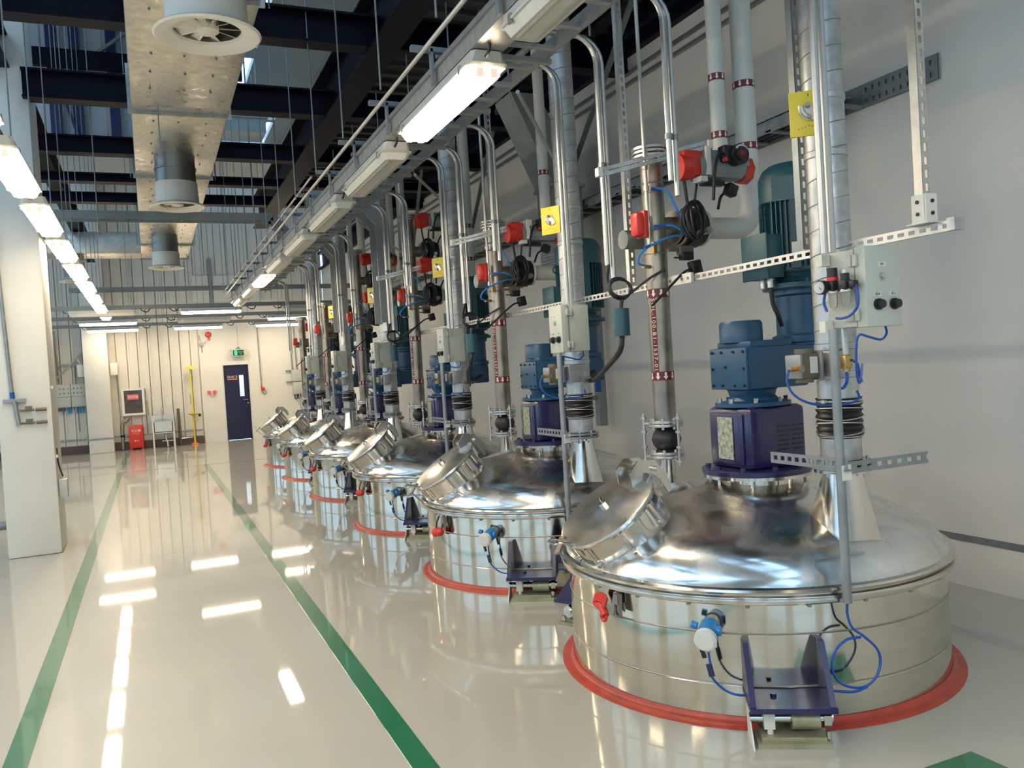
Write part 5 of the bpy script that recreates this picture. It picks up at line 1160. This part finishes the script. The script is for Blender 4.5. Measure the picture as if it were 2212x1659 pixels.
t.part('eyewash_bowl', 'yellow', lambda b: b.lathe([(.0, .80), (.05, .80), (.14, .86), (.145, .87)], (1.04, y - .28, 0), 24))
t.part('foot_plate', 'orange', lambda b: b.lathe([(0, .05), (.05, .05), (.1, .02), (.1, 0)], (1.04, y - .2, 0), 20), label='orange floor plate')
t.part('push_handle', 'black', lambda b: b.box((1.2, y - .25, .81), (.07, .02, .08)))
t.part('branch_pipe', 'yellow', lambda b: (b.bar((1.04, y - .2, .7), (1.15, y - .2, .7), .03, .03), b.bar((1.13, y - .2, .62), (1.13, y - .2, .8), .02, .02), b.cyl((.98, y - .2, 1.15), (1.1, y - .2, 1.15), .012, n=8)))
t.part('pull_rod', 'galvd', lambda b: b.cyl((.99, y - .2, 1.13), (.99, y - .2, 1.4), .01, n=6))
single('wooden_board', 'brown', lambda b: b.bar((.68, y - .06, .0), (.66, y - .03, 1.03), .06, .04), 'tall narrow dark board leaning beside the sink', 'board')
single('floor_level_pipe', 'zinc', lambda b: b.cyl((.7, y - .1, .19), (1.0, y - .1, .20), .022, n=10), 'short shiny pipe near the floor between board and yellow shower', 'pipe')  # plain zinc pipe, not a lamp
t = Thing('drain_pipe', 'grey drain pipe with elbow between the white column and the red cabinet', 'pipe', (-.8, y - .12, 0))
t.part('tube', 'galvd', lambda b: b.tube(smooth_pts([(-.78, y - .12, 0.02), (-.78, y - .12, .3), (-.78, y - .12, .60), (-.74, y - .12, .76), (-.66, y - .12, .80), (-.6, y - .12, .88)], 4), .045, 12))
t.part('coupling', 'black', lambda b: b.cyl((-.78, y - .12, .36), (-.78, y - .12, .42), .052, n=14))
t = Thing('switchboard', 'wide beige wall panel with rows of small buttons and blue cable glands below', 'control panel', (-1.95, y, 1.2))
t.part('case', 'boxgrey', lambda b: (b.bb((-2.27, y - .15, 1.27), (-1.95, y, 1.87), bev=.008), b.bb((-1.94, y - .15, 1.27), (-1.60, y, 1.87), bev=.008)))
t.part('button', 'darkbase', lambda b: [b.cyl((xx, y - .15, z), (xx, y - .17, z), .016, n=8) for z in (1.64, 1.76) for xx in (-2.2, -2.1, -2.0, -1.87, -1.78, -1.69)] and None)
t.part('divider', 'boxdark', lambda b: b.bb((-2.26, y - .152, 1.535), (-1.61, y - .15, 1.545)))
for i, xx in enumerate((-2.15, -2.03, -1.97, -1.82, -1.75, -1.68)):
    t.part('cable_gland', 'gaugeblue', lambda b: b.cyl((xx, y - .08, 1.27), (xx, y - .08, 1.10), .022, n=8))
t.part('bracket', 'darkbase', lambda b: (b.bb((-2.36, y - .1, 1.22), (-2.30, y, 1.8)), b.bb((-2.36, y - .1, 1.18), (-2.1, y, 1.23)), b.bb((-1.58, y - .1, 1.3), (-1.53, y, 1.95))))
single('brace_rod', 'galvd', lambda b: b.bar((-2.35, y - .12, 1.95), (-1.55, y - .12, 2.75), .05, .04), 'diagonal slotted grey bar on the far wall left of the white column', 'brace')
single('wall_conduit', 'galvd', lambda b: (b.cyl((-2.2, y - .03, 1.9), (-2.25, y - .03, 3.3), .02, n=8), b.cyl((-1.8, y - .03, .6), (-1.82, y - .03, 2.4), .014, n=8), b.bb((-2.2, y - .05, 2.36), (-1.75, y - .02, 2.41))), 'thin conduits on the far wall above the button panel', 'conduit')
t = Thing('air_unit_box', 'tall pale blue cabinet on the far wall at left, cut by the big column', 'cabinet', (-2.45, y - .2, 2.0))
t.part('body', 'sheet_blue', lambda b: b.bb((-2.8, y - .5, 1.9), (-2.27, y - .1, 2.95)))
t.part('cover', 'white', lambda b: b.prism([(-2.8, y - .5, 2.95), (-2.27, y - .5, 2.95), (-2.45, y - .5, 3.12), (-2.8, y - .5, 3.12)], (0, 0, 0), (0, .4, 0)))
for i, (xa, xb) in enumerate(((-1.75, -1.5), (-.96, -.78))):
    single('junction_box', 'white', lambda b: (b.bb((xa, y - .3, 2.05), (xb, y - .12, 2.38), bev=.01), b.bar((xa + .1, y - .2, 2.38), (xa + .02, y - .2, 2.52), .05, .03)), 'small white junction box fixed on the ' + ['left', 'right'][i] + ' side of the far white column', 'junction box')
single('wall_conduit', 'galvd', lambda b: (b.cyl((-.80, y - .1, .9), (-.83, y - .1, 2.05), .012, n=6), b.cyl((-.15, y - .03, .4), (-.15, y - .03, 1.65), .014, n=6), b.cyl((-.12, y - .03, 1.3), (-.10, y - .03, .9), .010, n=6)), 'thin vertical conduits beside the glass cabinet', 'conduit')
single('ground_strap', 'galvd', lambda b: (b.bb((-9, YF - .06, .36), (1.28, YF - .04, .40)), b.bb((-1.6, 24.43, .36), (-.97, 24.45, .40))), 'thin grey strap low along the far wall and around the far column', 'strip')
# plaster wall fittings
y = YF - .001
t = Thing('fire_alarm_bell', 'round red fire alarm bell high on the plaster wall left of the door', 'alarm', (1.6, y, 2.95))
t.part('bell', 'red', lambda b: b.lathe([(.085, 0), (.085, .03), (.06, .07), (0, .08)], (1.59, y, 3.05), 24, rot=Matrix.Rotation(PI / 2, 3, 'X')))
t.part('striker', 'red', lambda b: b.tube([(1.60 + .03 * math.cos(a), y - .02, 2.92 + .03 * math.sin(a)) for a in [i * PI / 6 for i in range(12)]], .01, 6, closed=True))
single('alarm_detector', 'galvd', lambda b: (b.cyl((1.39, y, 2.79), (1.39, y - .08, 2.79), .06, n=16), b.cyl((1.37, y - .02, 2.87), (1.34, y - .02, 3.05), .012, n=6), b.cyl((1.39, y - .02, 2.73), (1.4, y - .02, 2.55), .012, n=6), b.cyl((1.44, y - .02, 2.79), (1.55, y - .02, 2.88), .008, n=6)), 'small grey round detector with conduit, left of the red bell', 'detector')
t = Thing('exit_sign', 'green lit emergency exit sign hanging above the dark blue door', 'sign', (2.36, y - .12, 2.38))
t.part('case', 'boxgrey', lambda b: b.bb((2.17, y - .17, 2.385), (2.54, y - .08, 2.60), bev=.01))
t.part('screen', 'exit', lambda b: b.bb((2.21, y - .178, 2.415), (2.50, y - .17, 2.57)))
t.part('pictogram', 'exitgreen', lambda b: (b.bb((2.245, y - .182, 2.425), (2.325, y - .178, 2.56)), text_on(b, '安全出口', .036, (2.42, y - .181, 2.515), (1, 0, 0), (0, 0, 1)), text_on(b, 'EXIT', .036, (2.42, y - .181, 2.46), (1, 0, 0), (0, 0, 1))))
t.part('running_figure', 'exit', lambda b: (b.cyl((2.292, y - .182, 2.54), (2.292, y - .1835, 2.54), .011, n=10), b.bar((2.288, y - .183, 2.525), (2.28, y - .183, 2.485), .016, .001), b.bar((2.28, y - .183, 2.485), (2.30, y - .183, 2.445), .010, .001), b.bar((2.28, y - .183, 2.485), (2.258, y - .183, 2.45), .010, .001)))
t.part('hook', 'galvd', lambda b: (b.prism([(2.28, y - .13, 2.6), (2.44, y - .13, 2.6), (2.36, y - .13, 2.68)], (0, 0, 0), (0, .01, 0)), b.cyl((2.36, y - .12, 2.68), (2.36, y - .12, 3.28), .006, n=6)))
t.part('stud', 'zinc', lambda b: [b.box((xx, y - .12, z), (.04, .04, .03)) for xx in (2.15, 2.56) for z in (2.41, 2.57)] and None)
single('wall_conduit', 'galvd', lambda b: (b.cyl((2.95, y - .02, 1.5), (2.93, y - .02, 3.3), .014, n=8), b.box((2.95, y - .02, 1.72), (.035, .03, .05)), b.box((2.94, y - .02, 2.37), (.035, .03, .05))), 'vertical grey conduit on the plaster wall right of the door', 'conduit')
t = Thing('manual_call_point', 'red manual call point at the end of the conduit right of the door', 'call point', (2.98, y, 1.35))
t.part('box', 'red', lambda b: (b.box((2.98, y - .04, 1.42), (.10, .06, .10), bev=.01), b.cyl((2.95, y - .03, 1.47), (2.95, y - .03, 1.5), .025, n=8)))
t.part('cable', 'black', lambda b: b.tube(smooth_pts([(2.95, y - .04, 1.37), (3.0, y - .04, 1.27), (3.06, y - .04, 1.28), (3.05, y - .04, 1.38)], 5), .008, 6))
for i, xx in enumerate((1.51, 1.66)):
    single('wall_socket', 'pink', lambda b: (b.box((xx, y - .03, 1.42), (.09, .05, .09), bev=.008), b.tube(smooth_pts([(xx + .02, y - .05, 1.38), (xx + .06, y - .05, 1.29), (xx + .12, y - .05, 1.3), (xx + .14, y - .05, 1.37)], 4) if i == 0 else smooth_pts([(xx - .03, y - .05, 1.38), (xx - .05, y - .05, 1.33), (xx - .04, y - .05, 1.38)], 4), .008, 6)), 'small reddish wall socket left of the door, ' + ['left', 'right'][i] + ' of the pair', 'socket')
t = Thing('distribution_box', 'beige distribution box on the far wall at right, above the farthest tank', 'junction box', (3.94, y, 1.1))
t.part('case', 'boxgrey', lambda b: (b.box((3.94, y - .1, 1.75), (.28, .16, .34), bev=.01), b.box((3.97, y - .1, 1.38), (.30, .2, .36), bev=.03)))
t.part('bracket', 'galvd', lambda b: (b.bb((3.65, y - .06, 1.88), (4.1, y - .03, 1.92)), b.bb((3.65, y - .06, 1.55), (4.1, y - .03, 1.59))))
t.part('cable', 'black', lambda b: [b.tube(smooth_pts([(3.86 + .1 * i, y - .1, 1.2), (3.87 + .1 * i, y - .1, 1.08), (3.92 + .1 * i, y - .1, 1.08), (3.93 + .1 * i, y - .1, 1.2)], 4), .014, 6) for i in range(2)] and None)
single('wall_conduit', 'galvd', lambda b: (b.cyl((3.85, y - .03, 1.92), (3.82, y - .03, 3.3), .02, n=8), b.cyl((3.98, y - .03, 1.92), (3.95, y - .03, 3.3), .02, n=8)), 'pair of conduits above the beige distribution box on the far wall', 'conduit')
